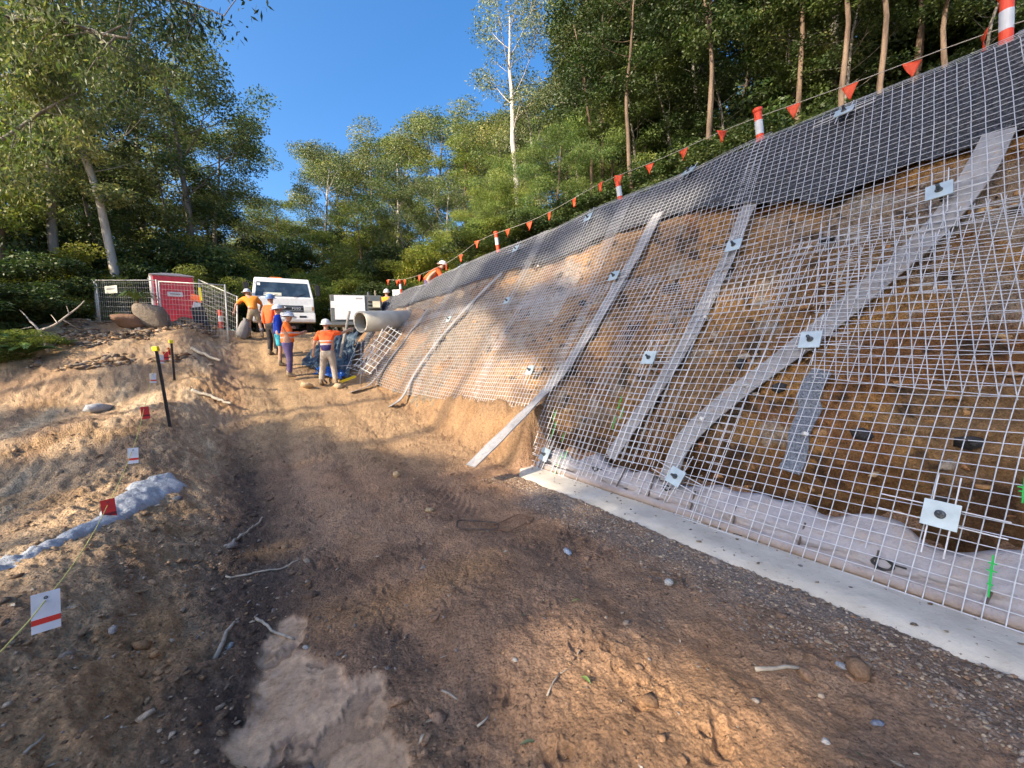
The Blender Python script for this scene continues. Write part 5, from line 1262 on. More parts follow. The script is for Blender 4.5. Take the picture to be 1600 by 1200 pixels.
# offcut of mesh leaning as a ladder below the pipe
mb = MB()
A0, A1 = at(553, 572, 11.6), at(608, 508, 12.5); B0, B1 = at(577, 585, 11.3), at(628, 520, 12.2)
for k in range(5): u = k / 4; mb.tube([A0 + (B0 - A0) * u, A1 + (B1 - A1) * u], .010, 5)
for k in range(9): u = .03 + k / 8.6; p_, q_ = A0 + (A1 - A0) * u, B0 + (B1 - B0) * u; d_ = (q_ - p_) * .08; mb.tube([p_ - d_ * (1 + k % 2), q_ + d_], .008, 5)
tag(mb.build('mesh_offcut', plain('galv_bright', (.72, .72, .70), .45, .2)), 'bright offcut of mesh leaning like a ladder below the big pipe', 'wire mesh')
mb = MB(); rgm = np.random.default_rng(4)
for k in range(26):
    p_ = at(rgm.uniform(548, 590), rgm.uniform(545, 590), 11.5 + rgm.uniform(0, .6)); d_ = rgm.normal(0, .25, 3); mb.tube([p_ - d_, p_ + d_], .007, 4)
tag(mb.build('cut_wires', GALV), 'tangle of cut wires at the foot of the mesh end', 'wire')
bar3('timber_pole', gq(533, 11.9, .5), at(546, 487, 12.9), .04, plain('grey_timber', (.35, .31, .25), .8), 'grey timber leaning on the slope beside the orange shirted worker', 'pole', 8)
# generator
GEN_W = solid('white_paint', (.80, .80, .80), .35); GEN_G = dusty('grey_paint', (.10, .115, .125), (.35, .28, .2), .5, .3)
gp = at(556, 462, 15.4); e = empty('generator', (gp[0], gp[1], gp[2] - 1.12), rz=.36, label='white and grey generator standing behind the slope right of the truck', cat='generator')
MB().box((0, 0, .60), (1.75, .95, .95)).build('casing', GEN_G, e, bevel=.03)
MB().box((-.22, -.49, .62), (1.02, .03, .86)).build('side_panel', GEN_W, e, bevel=.01)
MB().box((-.78, -.49, .72), (.14, .03, .24)).build('control_panel', GEN_W, e, bevel=.005)
for k in range(5): MB().box((.60, -.485, .32 + k * .13), (.40, .03, .035), rot3(.4)).build('louvre', solid('louvre_black', (.02, .02, .02), .6), e)
MB().box((0, 0, .06), (1.9, 1.0, .12)).build('skid', GEN_G, e, bevel=.01); MB().lathe([(.05, 0), (.05, .22), (.035, .22), (.035, 0)], 12, (.45, .1, 1.06)).build('exhaust', BOLT, e)
MB().box((.1, -.508, .95), (.22, .004, .05)).build('badge', solid('badge_grey', (.42, .43, .45), .4), e)
e2_ = empty('tool_box', at(588, 470, 15.0) - np.array([0, 0, .25]), rz=.3, label='pale box standing on the edge of the slope right of the generator', cat='box')
MB().box((0, 0, .12), (.26, .2, .24)).build('box_body', solid('cream_box', (.62, .58, .45), .6), e2_, bevel=.01); MB().box((0, 0, .25), (.28, .22, .03)).build('lid', GEN_G, e2_, bevel=.006)

# ------------------------------------------------------------------ truck
def truck():
    P0 = gpos(447, 15.6); zr = at(445, 434, 15.9)[2]; H = 2.32
    e = empty('tipper_truck', (P0[0], P0[1], zr - H), rz=R(30), label='white forward control truck facing the camera at the top of the road', cat='truck')
    WP = solid('truck_white', (.82, .82, .80), .28, 0, .5); BK = solid('truck_black', (.025, .025, .028), .5); GL_ = NT('windscreen'); GLM = GL_.pbr(GL_.ramp(GL_.noise(2.5, 3), [(.4, (.02, .035, .05)), (.7, (.06, .09, .12))]), .08, 0, None, .8)
    def tap(o, z0=1.5, z1=2.32, k=.89):
        for v in o.data.vertices:
            if v.co.z > z0: v.co.x *= 1 - (1 - k) * (v.co.z - z0) / (z1 - z0)
    cab = MB().prism([(-.02, .80), (-.06, 1.15), (-.03, 1.50), (.24, 2.16), (.32, 2.27), (.46, 2.32), (1.50, 2.32), (1.62, 2.24), (1.62, .80)], -1.02, 1.02).build('cab', WP, e, bevel=.05, seg=3); tap(cab)
    n_ = np.array([0, -.925, .38]); 
    ws = MB().prism([(-.010, 1.56), (.215, 2.12), (.23, 2.115), (.005, 1.555)], -.92, .92).build('windscreen', GLM, e, bevel=.004); tap(ws)
    fr = MB()
    for x in (-.45, .35): fr.tube([(x, -.035, 1.55), (x + .42, .05, 1.70)], .010, 5)
    fr.build('wiper', BK, e)
    MB().box((-.35, .022, 1.645), (.58, .02, .13), rot3(-.39)).build('dashboard_papers', solid('papers', (.66, .66, .55), .7), e, bevel=.01)
    MB().box((-.78, .165, 2.02), (.10, .012, .11), rot3(-.39)).build('sticker', GEN_W, e)
    for sx in (-1, 1):
        sw = MB().prism([(.30, 1.52), (.48, 2.12), (1.25, 2.12), (1.30, 1.52)], sx * 1.016 - .006, sx * 1.016 + .006).build('side_window', GLM, e); tap(sw)
        MB().tube([(sx * 1.0, .05, 1.5), (sx * 1.15, -.04, 1.55), (sx * 1.16, -.04, 2.08), (sx * .94, .22, 2.12)], .013, 6).build('mirror_arm', BK, e)
        MB().box((sx * 1.17, -.05, 1.82), (.17, .07, .40)).build('mirror', BK, e, bevel=.02)
        hl = MB().box((sx * .80, -.07, 1.12), (.30, .06, .19)).build('headlight', NT('lamp_glass').pbr((.75, .74, .68), .12, 0, None, .8), e, bevel=.03)
        MB().box((sx * .95, -.06, 1.12), (.08, .065, .15)).build('indicator', solid('amber', (.75, .30, .04), .2), e, bevel=.015)
        for y in (.72, 3.6):
            wl = empty('wheel', (sx * .84, y, .40)); wl.parent = e
            pr = [(.20, -.1), (.36, -.12), (.40, -.08), (.40, .08), (.36, .12), (.20, .1)]
            MB().lathe(pr, 30, (0, 0, 0), rot3(0, pi / 2)).build('tyre', solid('tyre_rubber', (.022, .021, .02), .85), wl)
            MB().lathe([(0, -.05), (.10, -.07), (.12, -.03), (.2, -.05), (.22, -.09), (.22, .09), (.2, .05), (0, .05)], 24, (0, 0, 0), rot3(0, pi / 2)).build('rim', solid('rim_white', (.6, .6, .58), .5), wl)
        MB().box((sx * 1.01, 1.5, 1.12), (.02, .10, .03)).build('door_handle', BK, e)
    MB().box((.02, -.085, 1.11), (1.24, .03, .24)).build('grille', BK, e, bevel=.01)
    for k in range(2): MB().box((.02, -.104, 1.04 + k * .13), (1.18, .012, .014)).build('grille_bar', solid('chrome_grey', (.42, .43, .44), .3, .6), e)
    MB().lathe([(0, -.01), (.05, -.01), (.05, .01), (0, .012)], 3, (.02, -.115, 1.15), rot3(pi / 2)).build('emblem', GEN_W, e)
    MB().box((-.32, -.116, 1.045), (.42, .01, .075)).build('red_plate', solid('sign_red', (.72, .05, .05), .4), e, bevel=.004)
    cu = bpy.data.curves.new('lettering', 'FONT'); cu.body = 'FUSO'; cu.size = .105; cu.extrude = .004; cu.align_x = 'CENTER'; cu.space_character = 1.25; to = bpy.data.objects.new('tmp_text', cu); COL.objects.link(to); dg = bpy.context.evaluated_depsgraph_get(); dg.update(); tm = bpy.data.meshes.new_from_object(to.evaluated_get(dg)); bpy.data.objects.remove(to); to = link('lettering', tm, GEN_W, e); to.location = (.40, -.118, 1.08); to.rotation_euler = (pi / 2, 0, 0)
    MB().prism([(-.20, .60), (-.22, .70), (-.19, .94), (.10, .95), (.10, .58)], -1.03, 1.03).build('bumper', WP, e, bevel=.03)
    for x in (-.34, .60): MB().box((x, -.212, .80), (.24, .015, .075)).build('bumper_slot', BK, e, bevel=.008)
    MB().box((.12, -.225, .80), (.37, .008, .11)).build('number_plate', solid('plate_white', (.70, .72, .70), .4), e, bevel=.003)
    mb = MB(); mb.box((-.38, 2.6, .62), (.10, 5.0, .18)); mb.box((.38, 2.6, .62), (.10, 5.0, .18)); mb.tube([(-.8, .72, .42), (.8, .72, .42)], .06, 8); mb.tube([(-.8, 3.6, .42), (.8, 3.6, .42)], .07, 8); mb.box((0, .55, .55), (.9, .7, .35)); mb.build('chassis', BK, e)
    MB().box((0, 3.35, 1.30), (2.0, 3.1, .9)).build('tray', dusty('tray_paint', (.55, .55, .53), (.4, .3, .2), .5, .5), e, bevel=.03)
    MB().box((-.20, .9, 2.345), (.46, .16, .05)).build('beacon_bar', BK, e, bevel=.01); MB().box((-.20, .9, 2.40), (.42, .14, .06)).build('beacon', solid('beacon_orange', (.9, .22, .03), .25), e, bevel=.03)
truck()

# ------------------------------------------------------------------ portable toilet and fence
def toilet():
    T_ = at(272, 428, 13.9); H = 2.3; P = (T_[0], T_[1], T_[2] - H)
    e = empty('portable_toilet', P, rot=(R(1), R(-1.5), R(43)), label='red portable toilet cabin with a pale frame standing tilted behind the wire fence', cat='toilet')
    RD = solid('toilet_red', (.78, .06, .085), .4); WG = solid('toilet_grey', (.66, .62, .62), .5)
    MB().box((0, .55, 1.15), (1.12, 1.06, 2.22)).build('cabin', WG, e, bevel=.03)
    MB().box((.02, .0, 1.13), (1.04, .05, 2.14)).build('door', RD, e, bevel=.012)
    for x in (-.3, .0, .3): MB().box((x, -.032, 1.0), (.035, .016, 1.55)).build('door_rib', RD, e, bevel=.006)
    for z in (.28, .38, .48): MB().box((.02, -.032, z), (.90, .016, .03)).build('door_rib', RD, e, bevel=.005)
    MB().box((.02, -.036, 1.62), (.40, .012, .15)).build('door_sign', GEN_W, e, bevel=.02)
    MB().box((.02, -.044, 1.62), (.26, .004, .035)).build('door_sign_print', solid('print_grey', (.30, .16, .17), .6), e)
    MB().box((.28, -.036, .12), (.26, .012, .12)).build('lower_sign', GEN_W, e, bevel=.004)
    MB().box((.44, -.05, 1.08), (.05, .04, .14)).build('door_handle', solid('handle_dark', (.05, .05, .05), .4), e, bevel=.01)
    ro = MB(); ro.prism([(-.58, 2.22), (-.58, 2.25), (-.2, 2.30), (.2, 2.30), (.58, 2.25), (.58, 2.22)], -.05, 1.12, 1); ro.build('roof', WG, e, bevel=.02)
    MB().box((0, .55, .03), (1.2, 1.15, .07)).build('base', solid('base_black', (.03, .03, .03), .7), e, bevel=.01)
toilet()
FENC = plain('fence_galv', (.50, .49, .46), .5, .3)
def fence(a, b, H, label, lean=0.0, sign=None):
    a = np.array(a); b = np.array(b); d = b - a; L = np.linalg.norm(d[:2]); rz = math.atan2(d[1], d[0]); sl = d[2] / L
    e = empty('fence_panel', a, rot=(lean, 0, rz), label=label, cat='fence', group='temporary wire fence panels')
    fz = lambda x: x * sl
    mb = MB(); mb.tube([(0, 0, 0), (0, 0, H)], .022, 8); mb.tube([(L, 0, fz(L)), (L, 0, H + fz(L))], .022, 8)
    for z in (.12, H - .02): mb.tube([(0, 0, z), (L, 0, z + fz(L))], .018, 8)
    mb.build('frame', FENC, e, smooth=True)
    mb = MB()
    for x in np.arange(.08, L, .085): mb.tube([(x, 0, .12 + fz(x)), (x, 0, H - .02 + fz(x))], .0035, 4, cap=False)
    for z in np.arange(.2, H - .03, .15): mb.tube([(0, 0, z), (L, 0, z + fz(L))], .0035, 4, cap=False)
    mb.build('infill_mesh', FENC, e)
    MB().box((0, 0, -.04), (.22, .55, .13)).build('foot_block', CONC, e, bevel=.02)
    if sign: MB().box((sign, -.03, H - .36), (.50, .008, .24)).build('sign', solid('sign_cream', (.72, .70, .58), .5), e, bevel=.003); MB().box((sign, -.036, H - .34), (.36, .002, .05)).build('sign_print', solid('print_grey2', (.30, .30, .30), .6), e)
def fp(px, top, Y, H): p = at(px, top, Y); return (p[0], p[1], p[2] - H)
fence(fp(150, 437, 13.4, 2.1), fp(244, 437, 12.9, 2.1), 2.1, 'upright wire fence panel with a cream sign left of the toilet cabin', 0, .62)
fence(fp(246, 438, 12.6, 2.1), fp(350, 444, 12.9, 2.1), 2.1, 'wire fence panel standing in front of the red toilet cabin', -.03)
fence(fp(131, 452, 14.6, 2.0), fp(147, 436, 13.5, 2.0), 2.0, 'narrow looking wire fence panel turned away at the left end', 0)
fence(fp(303, 435, 14.2, 2.0), fp(366, 462, 13.6, 2.0), 2.0, 'drooping wire fence panel right of the toilet cabin', -.08)
bs = empty('site_sign', at(304, 478, 13.5), rot=(0, R(14), R(30)), label='small orange, yellow and white sign hanging at the right of the toilet cabin', cat='sign')
MB().box((0, 0, .26), (.30, .01, .22)).build('orange_panel', solid('sign_orange', (.85, .14, .04), .4), bs, bevel=.003)
MB().box((.08, -.012, .42), (.07, .008, .42), rot3(0, -.3)).build('yellow_stripe', YEL, bs); MB().box((.05, -.0, .02), (.2, .01, .2)).build('white_panel', GEN_W, bs)
DKM = solid('shade_cloth', (.02, .025, .04), .8); p_ = fp(313, 482, 13.2, 0); ee = MB().box((0, 0, -.45), (.36, .04, 1.0), rot3(0, -.16)).build('shade_cloth', DKM, bevel=.01); ee.location = p_; ee.rotation_euler = (0, 0, R(30)); tag(ee, 'dark folded cloth hanging beside the right edge of the toilet cabin', 'cloth')
b_ = empty('small_bollard', gpos(346, 14.2) + np.array([0, 0, 0]), label='small red and white traffic post by the leaning fence panel', cat='traffic post')
for (nm, z0, z1, mt) in (('lower_post', .0, .22, ORANGE), ('band', .22, .42, REFL), ('upper_post', .42, .62, ORANGE)): MB().lathe([(0, z0), (.07, z0), (.07, z1), (0, z1)], 12).build(nm, mt, b_)

# dead branch and fern and grass-tree at left
def deadbranch():
    c = lambda px, py, Y: at(px, py, Y)
    mb = MB(); b = on_ground(78, 552); Y = b[1]
    main = resample(np.array([b - [0, 0, .1], c(68, 528, Y), c(62, 514, Y), c(47, 502, Y)]), .12); mb.tube(main, np.linspace(.035, .022, len(main)), 7)
    for pts, r_ in (([(62, 516, Y), (85, 510, Y), (97, 499, Y + .2), (108, 490, Y + .3), (125, 480, Y + .5), (132, 470, Y + .6)], .028), ([(50, 511, Y), (35, 513, Y + .2), (20, 519, Y + .3)], .016), ([(98, 499, Y + .2), (112, 508, Y + .4), (122, 514, Y + .5)], .016), ([(90, 505, Y), (80, 492, Y + .3)], .012), ([(47, 502, Y), (38, 490, Y), (30, 484, Y + .3)], .014), ([(108, 490, Y + .3), (104, 478, Y + .3)], .010)):
        P = resample(np.array([c(*p) for p in pts]), .12); mb.tube(P, np.linspace(r_, r_ * .4, len(P)), 6)
    tag(mb.build('dead_branch', plain('bleached_wood', (.50, .42, .34), .8, 0, .15, 12, .004), smooth=True), 'bare forked branch bleached by the sun at the left edge of the works', 'branch')
deadbranch()
def frond_plant(name, P, n, L, W, label, mat, cat, up=.6, seed=1, leaflets=16, mono=False):
    rg = np.random.default_rng(seed); V = []; Fs = []
    for k in range(n):
        az = 2 * pi * k / n + rg.normal(0, .2); u = np.linspace(0, 1, leaflets); l = L * rg.uniform(.7, 1.1); lift = up * rg.uniform(.7, 1.2)
        x = u * l * cos(az); y = u * l * sin(az); z = l * (lift * u - .9 * lift * u ** 2.2); S = np.array([-sin(az), cos(az), 0]); D = np.array([cos(az), sin(az), 0])
        for i in range(leaflets - 1):
            c = np.array([x[i], y[i], z[i]]); c2 = np.array([x[i + 1], y[i + 1], z[i + 1]]); w_ = W * sin(pi * (.12 + .85 * u[i])) 
            for sgn in (-1, 1):
                b0 = len(V)
                if mono: V += [c, c2, c2 + S * sgn * W * .05 * (1 - u[i]) + [0, 0, .01], c + S * sgn * W * .05 * (1.02 - u[i])]
                else: V += [c, c * .35 + c2 * .65, c2 + S * sgn * w_ + D * w_ * .3 - [0, 0, w_ * .25], c + S * sgn * w_ * .85 - [0, 0, w_ * .25]]
                Fs.append((b0, b0 + 1, b0 + 2, b0 + 3))
    o = link(name, mesh_np(name, V, Fs), mat); o.location = P; return tag(o, label, cat)
FERN = NT('fern_leaf'); FERNM = FERN.pbr(FERN.ramp(FERN.noise(8, 3), [(.3, (.09, .17, .04)), (.7, (.22, .32, .09))]), .5)
for px, py, L_, lb, sd_ in ((45, 562, .75, 'bright green fern at the foot of the dark bushes at the left edge', 3), (8, 545, .8, 'fern partly cut off by the left edge of the picture', 4)):
    frond_plant('fern', on_ground(px, py) + np.array([0, 0, .15]), 11, L_, .13, lb, FERNM, 'fern', .9, sd_)
frond_plant('yucca_plant', at(214, 470, 12.4), 44, .55, .9, 'spiky green plant standing in front of the fence left of the boulder', FERNM, 'plant', 1.5, 6, 8, True)
MB_ = MB().tube([at(214, 470, 12.4), at(216, 512, 12.4)], .03, 6).build('trunk', BARKB)
MB_.parent = [o for o in bpy.data.objects if o.name == 'yucca_plant'][0]; MB_.matrix_parent_inverse = Matrix.Translation(-Vector(at(214, 470, 12.4)))

# ------------------------------------------------------------------ people
SKIN = NT('skin'); SKINM = SKIN.pbr(SKIN.ramp(SKIN.noise(9, 3), [(.3, (.40, .22, .15)), (.7, (.52, .31, .22))]), .55, 0, None, .35)
def skin(name, nodes, edges, mat, parent, sub=2):
    me = bpy.data.meshes.new(name); keys = list(nodes); ix = {k: i for i, k in enumerate(keys)}
    me.from_pydata([tuple(nodes[k][0]) for k in keys], [(ix[a], ix[b]) for a, b in edges], []); o = bpy.data.objects.new('tmp_' + name, me); COL.objects.link(o)
    sm = o.modifiers.new('s', 'SKIN'); sm.use_smooth_shade = True
    for i, k in enumerate(keys):
        r_ = nodes[k][1]; me.skin_vertices[0].data[i].radius = r_ if isinstance(r_, tuple) else (r_, r_)
    me.skin_vertices[0].data[0].use_root = True
    ss = o.modifiers.new('u', 'SUBSURF'); ss.levels = sub; ss.render_levels = sub
    dg = bpy.context.evaluated_depsgraph_get(); dg.update(); m2 = bpy.data.meshes.new_from_object(o.evaluated_get(dg)); m2.name = name
    bpy.data.objects.remove(o); m2.materials.clear(); m2.materials.append(mat); m2.polygons.foreach_set('use_smooth', [True] * len(m2.polygons))
    ob = bpy.data.objects.new(name, m2); COL.objects.link(ob); ob.parent = parent; return ob
def cloth(name, base, bands=(), dirt=.25):
    t = NT(name); sep = t.n('ShaderNodeSeparateXYZ'); t.put(sep.inputs[0], t.co()); c = t.mix(t.ramp(t.noise(5, 5), [(.45, 0.0), (.8, dirt)]), base, (.40, .29, .18))
    for z0, z1, bc in bands:
        mk = t.math('MULTIPLY', t.math('GREATER_THAN', sep.outputs[2], z0), t.math('LESS_THAN', sep.outputs[2], z1)); c = t.mix(mk, c, bc)
    return t.pbr(c, .8, 0, t.bump(t.noise(14, 4), .012), .2)
BASE = dict(pelvis=(0, 0, .96), waist=(0, 0, 1.10), chest=(0, 0, 1.33), neck=(0, 0, 1.50), jaw=(0, .025, 1.575), head=(0, .015, 1.66), crown=(0, .0, 1.72),
            shl=(-.18, 0, 1.43), ell=(-.26, -.02, 1.16), wrl=(-.28, .04, .92), shr=(.18, 0, 1.43), elr=(.26, -.02, 1.16), wrr=(.28, .04, .92),
            hil=(-.09, 0, .92), knl=(-.11, .02, .50), anl=(-.12, 0, .09), hir=(.09, 0, .92), knr=(.11, .02, .50), anr=(.12, 0, .09))
def person(px, Y, rz, label, shirt, pants, helmet_c, pose=None, sleeve='short', short_pants=False, brim=.03, fat=1.0, scale=1.0, P=None, tool=None, gaiter=None):
    J = {k: np.array(v, float) for k, v in BASE.items()}
    for k, v in (pose or {}).items(): J[k] = np.array(v, float)
    P = gpos(px, Y) if P is None else P; gz = P[2]
    e = empty('person', (P[0], P[1], gz), rz=rz, label=label, cat='person'); e.scale = (scale,) * 3
    n = {}; ed = []
    def N(k, p, r_): n[k] = (np.array(p), r_)
    N('pelvis', J['pelvis'], (.145 * fat, .105 * fat)); N('waist', J['waist'], (.14 * fat, .10 * fat)); N('chest', J['chest'], (.16 * fat, .11 * fat)); N('neck', J['neck'], .055); N('jaw', J['jaw'], (.058, .07)); N('head', J['head'], (.078, .095)); N('crown', J['crown'], (.062, .075))
    ed += [('pelvis', 'waist'), ('waist', 'chest'), ('chest', 'neck'), ('neck', 'jaw'), ('jaw', 'head'), ('head', 'crown')]
    fw = J['head'] - J['neck']; fdir = np.array([0, 1.0, 0]); 
    N('nose', J['head'] * .55 + J['jaw'] * .45 + [0, .092, 0], .014); ed.append(('jaw', 'nose')) if False else None; n.pop('nose')
    for s_, sg in (('l', -1), ('r', 1)):
        sh, el, wr = J['sh' + s_], J['el' + s_], J['wr' + s_]; d = (wr - el) / np.linalg.norm(wr - el)
        N('sh' + s_, sh, .062); N('el' + s_, el, .043); N('wr' + s_, wr, .028); N('pa' + s_, wr + d * .075, (.038, .020)); ed += [('chest', 'sh' + s_), ('sh' + s_, 'el' + s_), ('el' + s_, 'wr' + s_), ('wr' + s_, 'pa' + s_)]
        side = np.cross(d, [0, 1, 0]); side = side / (np.linalg.norm(side) + 1e-6); bend = np.cross(side, d)
        for f in range(4):
            o_ = side * (f - 1.5) * .019; L_ = (.040, .048, .046, .036)[f]; N(f'f{f}a' + s_, wr + d * .10 + o_, .0095); N(f'f{f}b' + s_, wr + d * (.10 + L_) + o_ + bend * .012, .0085); N(f'f{f}c' + s_, wr + d * (.10 + L_ * 1.5) + o_ + bend * .034, .007)
            ed += [('pa' + s_, f'f{f}a' + s_), (f'f{f}a' + s_, f'f{f}b' + s_), (f'f{f}b' + s_, f'f{f}c' + s_)]
        N('ta' + s_, wr + d * .05 - side * sg * -.036 + bend * .012, .011); N('tb' + s_, wr + d * .09 + side * sg * .048 + bend * .026, .009); ed += [('pa' + s_, 'ta' + s_), ('ta' + s_, 'tb' + s_)]
        hi, kn, an = J['hi' + s_], J['kn' + s_], J['an' + s_]; cf = kn * .62 + an * .38 + [0, -.015, 0]
        N('hi' + s_, hi, .085 * fat); N('kn' + s_, kn, .055); N('cf' + s_, cf, .056); N('an' + s_, an, .038); N('to' + s_, an + [0, .15, -.055], (.04, .025)); ed += [('pelvis', 'hi' + s_), ('hi' + s_, 'kn' + s_), ('kn' + s_, 'cf' + s_), ('cf' + s_, 'an' + s_), ('an' + s_, 'to' + s_)]
    body = skin('body', n, ed, SKINM, e)
    # face: nose, ears, eyes, mouth as one small mesh each on the head
    H = J['head']; JW = J['jaw']
    MB().lathe([(0, 0), (.013, .004), (.008, .03), (0, .038)], 8, tuple(H * .5 + JW * .5 + [0, .078, -.008]), rot3(.5)).build('nose', SKINM, e, smooth=True)
    for sx in (-1, 1):
        MB().lathe([(0, -.006), (.02, -.004), (.024, .004), (0, .006)], 10, tuple(H + [sx * .082, -.005, -.03]), rot3(0, pi / 2), 1.3, .8).build('ear', SKINM, e, smooth=True)
        MB().lathe([(0, 0), (.009, .001), (.007, .005), (0, .006)], 8, tuple(H + [sx * .030, .088, -.015]), rot3(-pi / 2)).build('eye', solid('eye_dark', (.03, .02, .02), .3), e)
    MB().box(tuple(JW + [0, .072, .0]), (.045, .008, .009)).build('mouth', solid('lips', (.35, .13, .11), .5), e)
    # shirt
    dn = (J['pelvis'] - J['waist']) / np.linalg.norm(J['pelvis'] - J['waist'])
    m_ = {'pelvis': (J['pelvis'] + dn * .09, .150 * fat), 'waist': (J['waist'], .142 * fat), 'chest': (J['chest'], .152 * fat), 'yoke': (J['chest'] * .3 + J['neck'] * .7, (.12, .085)), 'collar': (J['neck'] - (J['neck'] - J['chest']) * .05, .068)}
    me_ = [('pelvis', 'waist'), ('waist', 'chest'), ('chest', 'yoke'), ('yoke', 'collar')]
    for s_ in 'lr':
        m_['sh' + s_] = (J['sh' + s_], .082); me_.append(('chest', 'sh' + s_)); el, wr = J['el' + s_], J['wr' + s_]
        if sleeve == 'long': m_['el' + s_] = (el, .064); m_['wr' + s_] = (wr * .93 + el * .07, .045); me_ += [('sh' + s_, 'el' + s_), ('el' + s_, 'wr' + s_)]
        else: m_['el' + s_] = (el * .92 + J['sh' + s_] * .08, .066); me_.append(('sh' + s_, 'el' + s_))
    skin('shirt', m_, me_, shirt, e)
    q = {'pelvis': (J['pelvis'] - dn * .06, .134 * fat), 'seat': (J['pelvis'] + dn * .05, .140 * fat)}; qe = [('pelvis', 'seat')]
    for s_ in 'lr':
        hi, kn, an = J['hi' + s_], J['kn' + s_], J['an' + s_]; q['hi' + s_] = (hi - [0, 0, .10], .100 * fat); qe.append(('seat', 'hi' + s_))
        if short_pants: q['kn' + s_] = (kn + (hi - kn) * .18, .100); qe.append(('hi' + s_, 'kn' + s_))
        else: q['kn' + s_] = (kn, .082); q['an' + s_] = (an + [0, 0, .02], .072); qe += [('hi' + s_, 'kn' + s_), ('kn' + s_, 'an' + s_)]
    skin('trousers' if not short_pants else 'shorts', q, qe, pants, e)
    BT = dusty('boot_leather', (.16, .11, .07), (.5, .38, .24), .8, .9)
    for s_ in 'lr':
        an = J['an' + s_]; skin('boot', {'a': (an + [0, -.02, .13], .058), 'b': (an + [0, -.02, -.02], (.055, .055)), 'h': (an + [0, -.06, -.045], (.042, .036)), 'm': (an + [0, .09, -.035], (.048, .042)), 't': (an + [0, .17, -.045], (.042, .030))}, [('a', 'b'), ('b', 'h'), ('b', 'm'), ('m', 't')], BT, e)
        if gaiter: MB().tube([an + [0, 0, .12], J['kn' + s_] * .55 + an * .45], [.062, .068], 12).build('gaiter', gaiter, e, smooth=True)
    hm = solid('helmet_%d' % int(helmet_c[0] * 100), helmet_c, .35)
    ax = J['crown'] - J['jaw']; ax /= np.linalg.norm(ax); hq = empty('helmet', J['head'] + ax * .005); hq.parent = e; hq.rotation_mode = 'QUATERNION'; hq.rotation_quaternion = Vector(ax).to_track_quat('Z', 'Y') if abs(ax[2]) < .97 else Vector((0, 0, 1)).rotation_difference(Vector(ax))
    MB().lathe([(.118, 0), (.122, .03), (.112, .075), (.080, .115), (.035, .135), (0, .139)], 24, (0, 0, .005), None, .92, 1.1).build('shell', hm, hq, smooth=True)
    MB().lathe([(.10, .004), (.122 + brim, -.004), (.124 + brim, .006), (.11, .016)], 24, (0, .0 if brim > .04 else .012, .0), None, .94, 1.12).build('brim', hm, hq, smooth=True)
    if tool: tool(e, J)
    return e
OR = (.86, .17, .03); NAVY = (.045, .035, .13); SIL = (.48, .42, .38)
hv1 = cloth('hivis_navy_hem', (.88, .13, .035), [(1.0 - .2, 1.10, NAVY), (1.10, 1.145, (.58, .42, .40)), (1.19, 1.225, SIL)], .12)
hv2 = cloth('hivis_bands', OR, [(1.06, 1.10, SIL), (1.18, 1.22, SIL)], .15); orange_t = cloth('orange_tshirt', (.86, .26, .03)); orange_b = cloth('orange_shirt', (.88, .12, .03)); yel_t = cloth('yellow_orange_shirt', (.92, .36, .03)); blue_v = cloth('blue_jacket', (.01, .05, .42), [], .05)
khaki = cloth('khaki_cloth', (.34, .27, .18)); greyp = cloth('grey_trousers', (.36, .31, .26)); navyp = cloth('navy_trousers', (.085, .065, .16)); blackp = cloth('black_trousers', (.02, .02, .026)); teal = cloth('teal_shorts', (.05, .36, .46), [], .1)
HW, HG, HB = (.78, .78, .76), (.55, .58, .64), (.16, .26, .48)
def phone(e, J): MB().box(tuple(J['wrr'] + [-.03, .10, .03]), (.075, .012, .15), rot3(-.7)).build('phone', solid('phone_black', (.02, .02, .02), .2), e, bevel=.006)
person(453, 11.15, R(-62), 'person in orange long sleeved hi vis jacket and navy trousers looking down at their hands', hv2, navyp, HG,
       dict(ell=(-.24, .06, 1.16), wrl=(-.09, .30, 1.20), elr=(.24, .08, 1.16), wrr=(.06, .34, 1.22), jaw=(0, .07, 1.56), head=(0, .07, 1.645), crown=(0, .075, 1.71), knl=(-.12, .03, .5), knr=(.12, .03, .5)), 'long', brim=.055, fat=1.28, tool=None)
person(515, 11.1, R(8), 'person from behind in orange shirt with navy hem and grey trousers, one arm raised', hv1, greyp, HW,
       dict(elr=(.38, .12, 1.42), wrr=(.50, .33, 1.52), ell=(-.31, -.02, 1.17), wrl=(-.37, .05, .93), knl=(-.15, .02, .5), anl=(-.20, -.03, .09), knr=(.13, .03, .5), anr=(.17, 0, .09)), 'short', fat=1.2)
person(439, 11.7, R(-60), 'person in blue jacket and teal shorts mostly hidden behind the person with the phone', blue_v, teal, HG, dict(ell=(-.24, .1, 1.16), wrl=(-.1, .3, 1.15)), 'long', True, brim=.05, scale=.98)
person(428, 12.4, R(-15), 'person in black trousers, orange shirt and blue helmet behind the one in blue', orange_b, blackp, HB, None, 'long', scale=1.02, fat=1.15)
def sack(e, J):
    pass
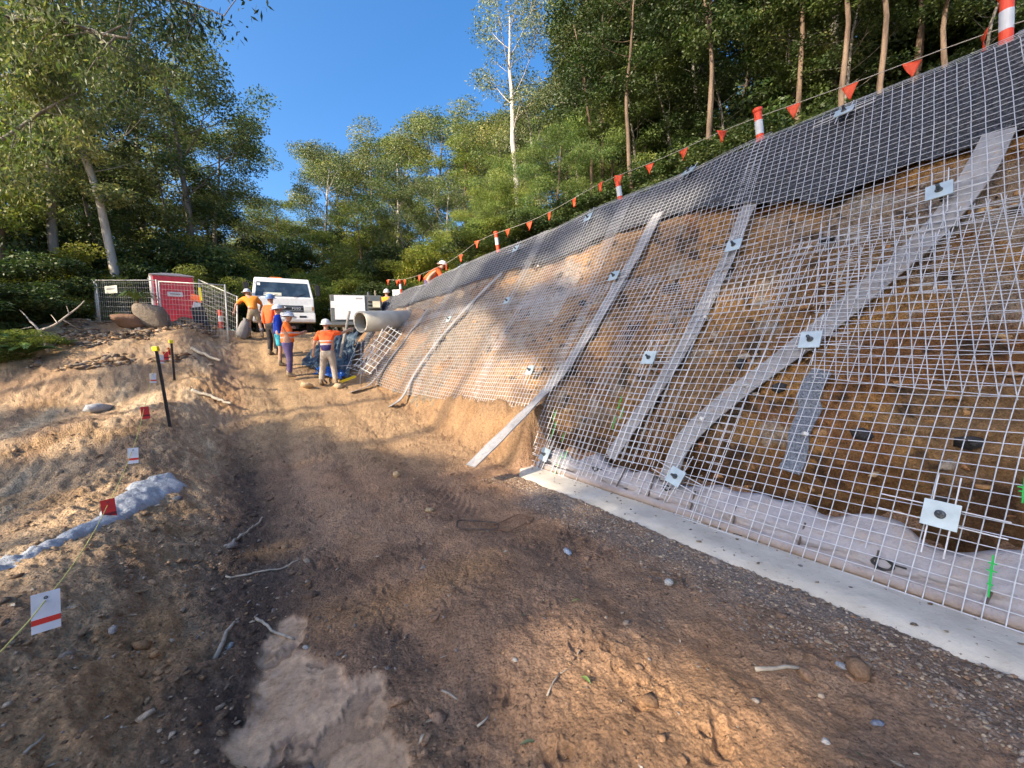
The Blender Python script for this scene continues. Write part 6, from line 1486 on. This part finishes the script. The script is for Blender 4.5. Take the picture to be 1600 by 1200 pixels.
person(397, 13.7, R(28), 'person bending to the left in orange T shirt and khaki shorts near the truck', orange_t, khaki, HG,
       dict(pelvis=(.05, -.02, .92), waist=(.02, .03, 1.04), chest=(-.04, .12, 1.25), neck=(-.10, .22, 1.39), jaw=(-.12, .29, 1.43), head=(-.12, .30, 1.52), crown=(-.12, .30, 1.58), shl=(-.24, .15, 1.30), shr=(.14, .15, 1.34),
            ell=(-.44, .20, 1.12), wrl=(-.52, .32, .90), elr=(.28, .25, 1.12), wrr=(.20, .42, .95), hil=(-.05, -.02, .90), hir=(.13, -.02, .90), knl=(-.11, .05, .49), knr=(.19, .03, .49), anl=(-.12, -.02, .09), anr=(.24, -.02, .09)), 'short', True, brim=.05, gaiter=cloth('gaiter_grey', (.22, .21, .22)))
# grey sack carried beside that worker
sp = gpos(377, 13.5); V = ICO_V.copy()
sk = MB(); sk.lathe([(0, 0), (.24, .02), (.30, .2), (.28, .55), (.20, .85), (.07, .98), (.09, 1.06), (0, 1.05)], 16, (0, 0, 0), None, 1.0, .7); o = sk.build('grey_sack', cloth('sack_grey', (.25, .24, .24)), smooth=True)
for v in o.data.vertices: v.co += v.normal * .04 * math.sin(v.co.z * 14 + v.co.x * 9)
o.location = sp; o.rotation_euler = (0, .25, .3); o.scale = (.62, .62, .62); tag(o, 'tall grey sack standing beside the bending worker left of the truck', 'sack')
# kneeling worker on the crest and worker by the generator
p5_, v5 = wall_top(652, .45); p5_[2] = at(686, 408, p5_[1])[2] - 1.33
person(0, 0, R(-75), 'person in orange shirt and white helmet bending down on the crest of the slope', orange_b, navyp, HW,
       dict(pelvis=(0, -.10, .55), waist=(0, .02, .68), chest=(0, .20, .84), neck=(0, .34, .95), jaw=(0, .41, .97), head=(0, .44, 1.05), crown=(0, .45, 1.11), shl=(-.18, .27, .87), shr=(.18, .27, .87), ell=(-.24, .36, .62), wrl=(-.16, .46, .42), elr=(.24, .38, .62), wrr=(.14, .5, .42),
            hil=(-.09, -.08, .52), hir=(.09, -.08, .52), knl=(-.16, .32, .48), knr=(.14, .10, .12), anl=(-.16, .2, .09), anr=(.14, -.28, .10)), 'short', P=p5_, scale=1.15)
p6 = at(604, 457, 16.5); p6[2] -= 1.66
person(0, 0, R(10), 'person in yellow orange shirt and white helmet behind the crest near the generator', yel_t, khaki, HW, None, 'short', P=p6, scale=1.0, fat=1.2)
tag(MB().box((0, 0, 0), (.36, .25, .28)).build('white_tub', GEN_W, bevel=.02), 'small white tub on the crest right of the worker in yellow orange', 'tub').location = at(622, 459, 16.0)
for px, py, Y, lb in ((527, 480, 0, ''),): pass
for px in (586, 626):
    p = at(px, 446 + (626 - px) * .2, 17.0); tag(MB().tube([p, p - [0, 0, 1.0]], .025, 6).build('wooden_stake', WOOD), 'pale wooden stake %s' % ('behind the generator' if px < 600 else 'standing on the crest right of the white tub'), 'stake')
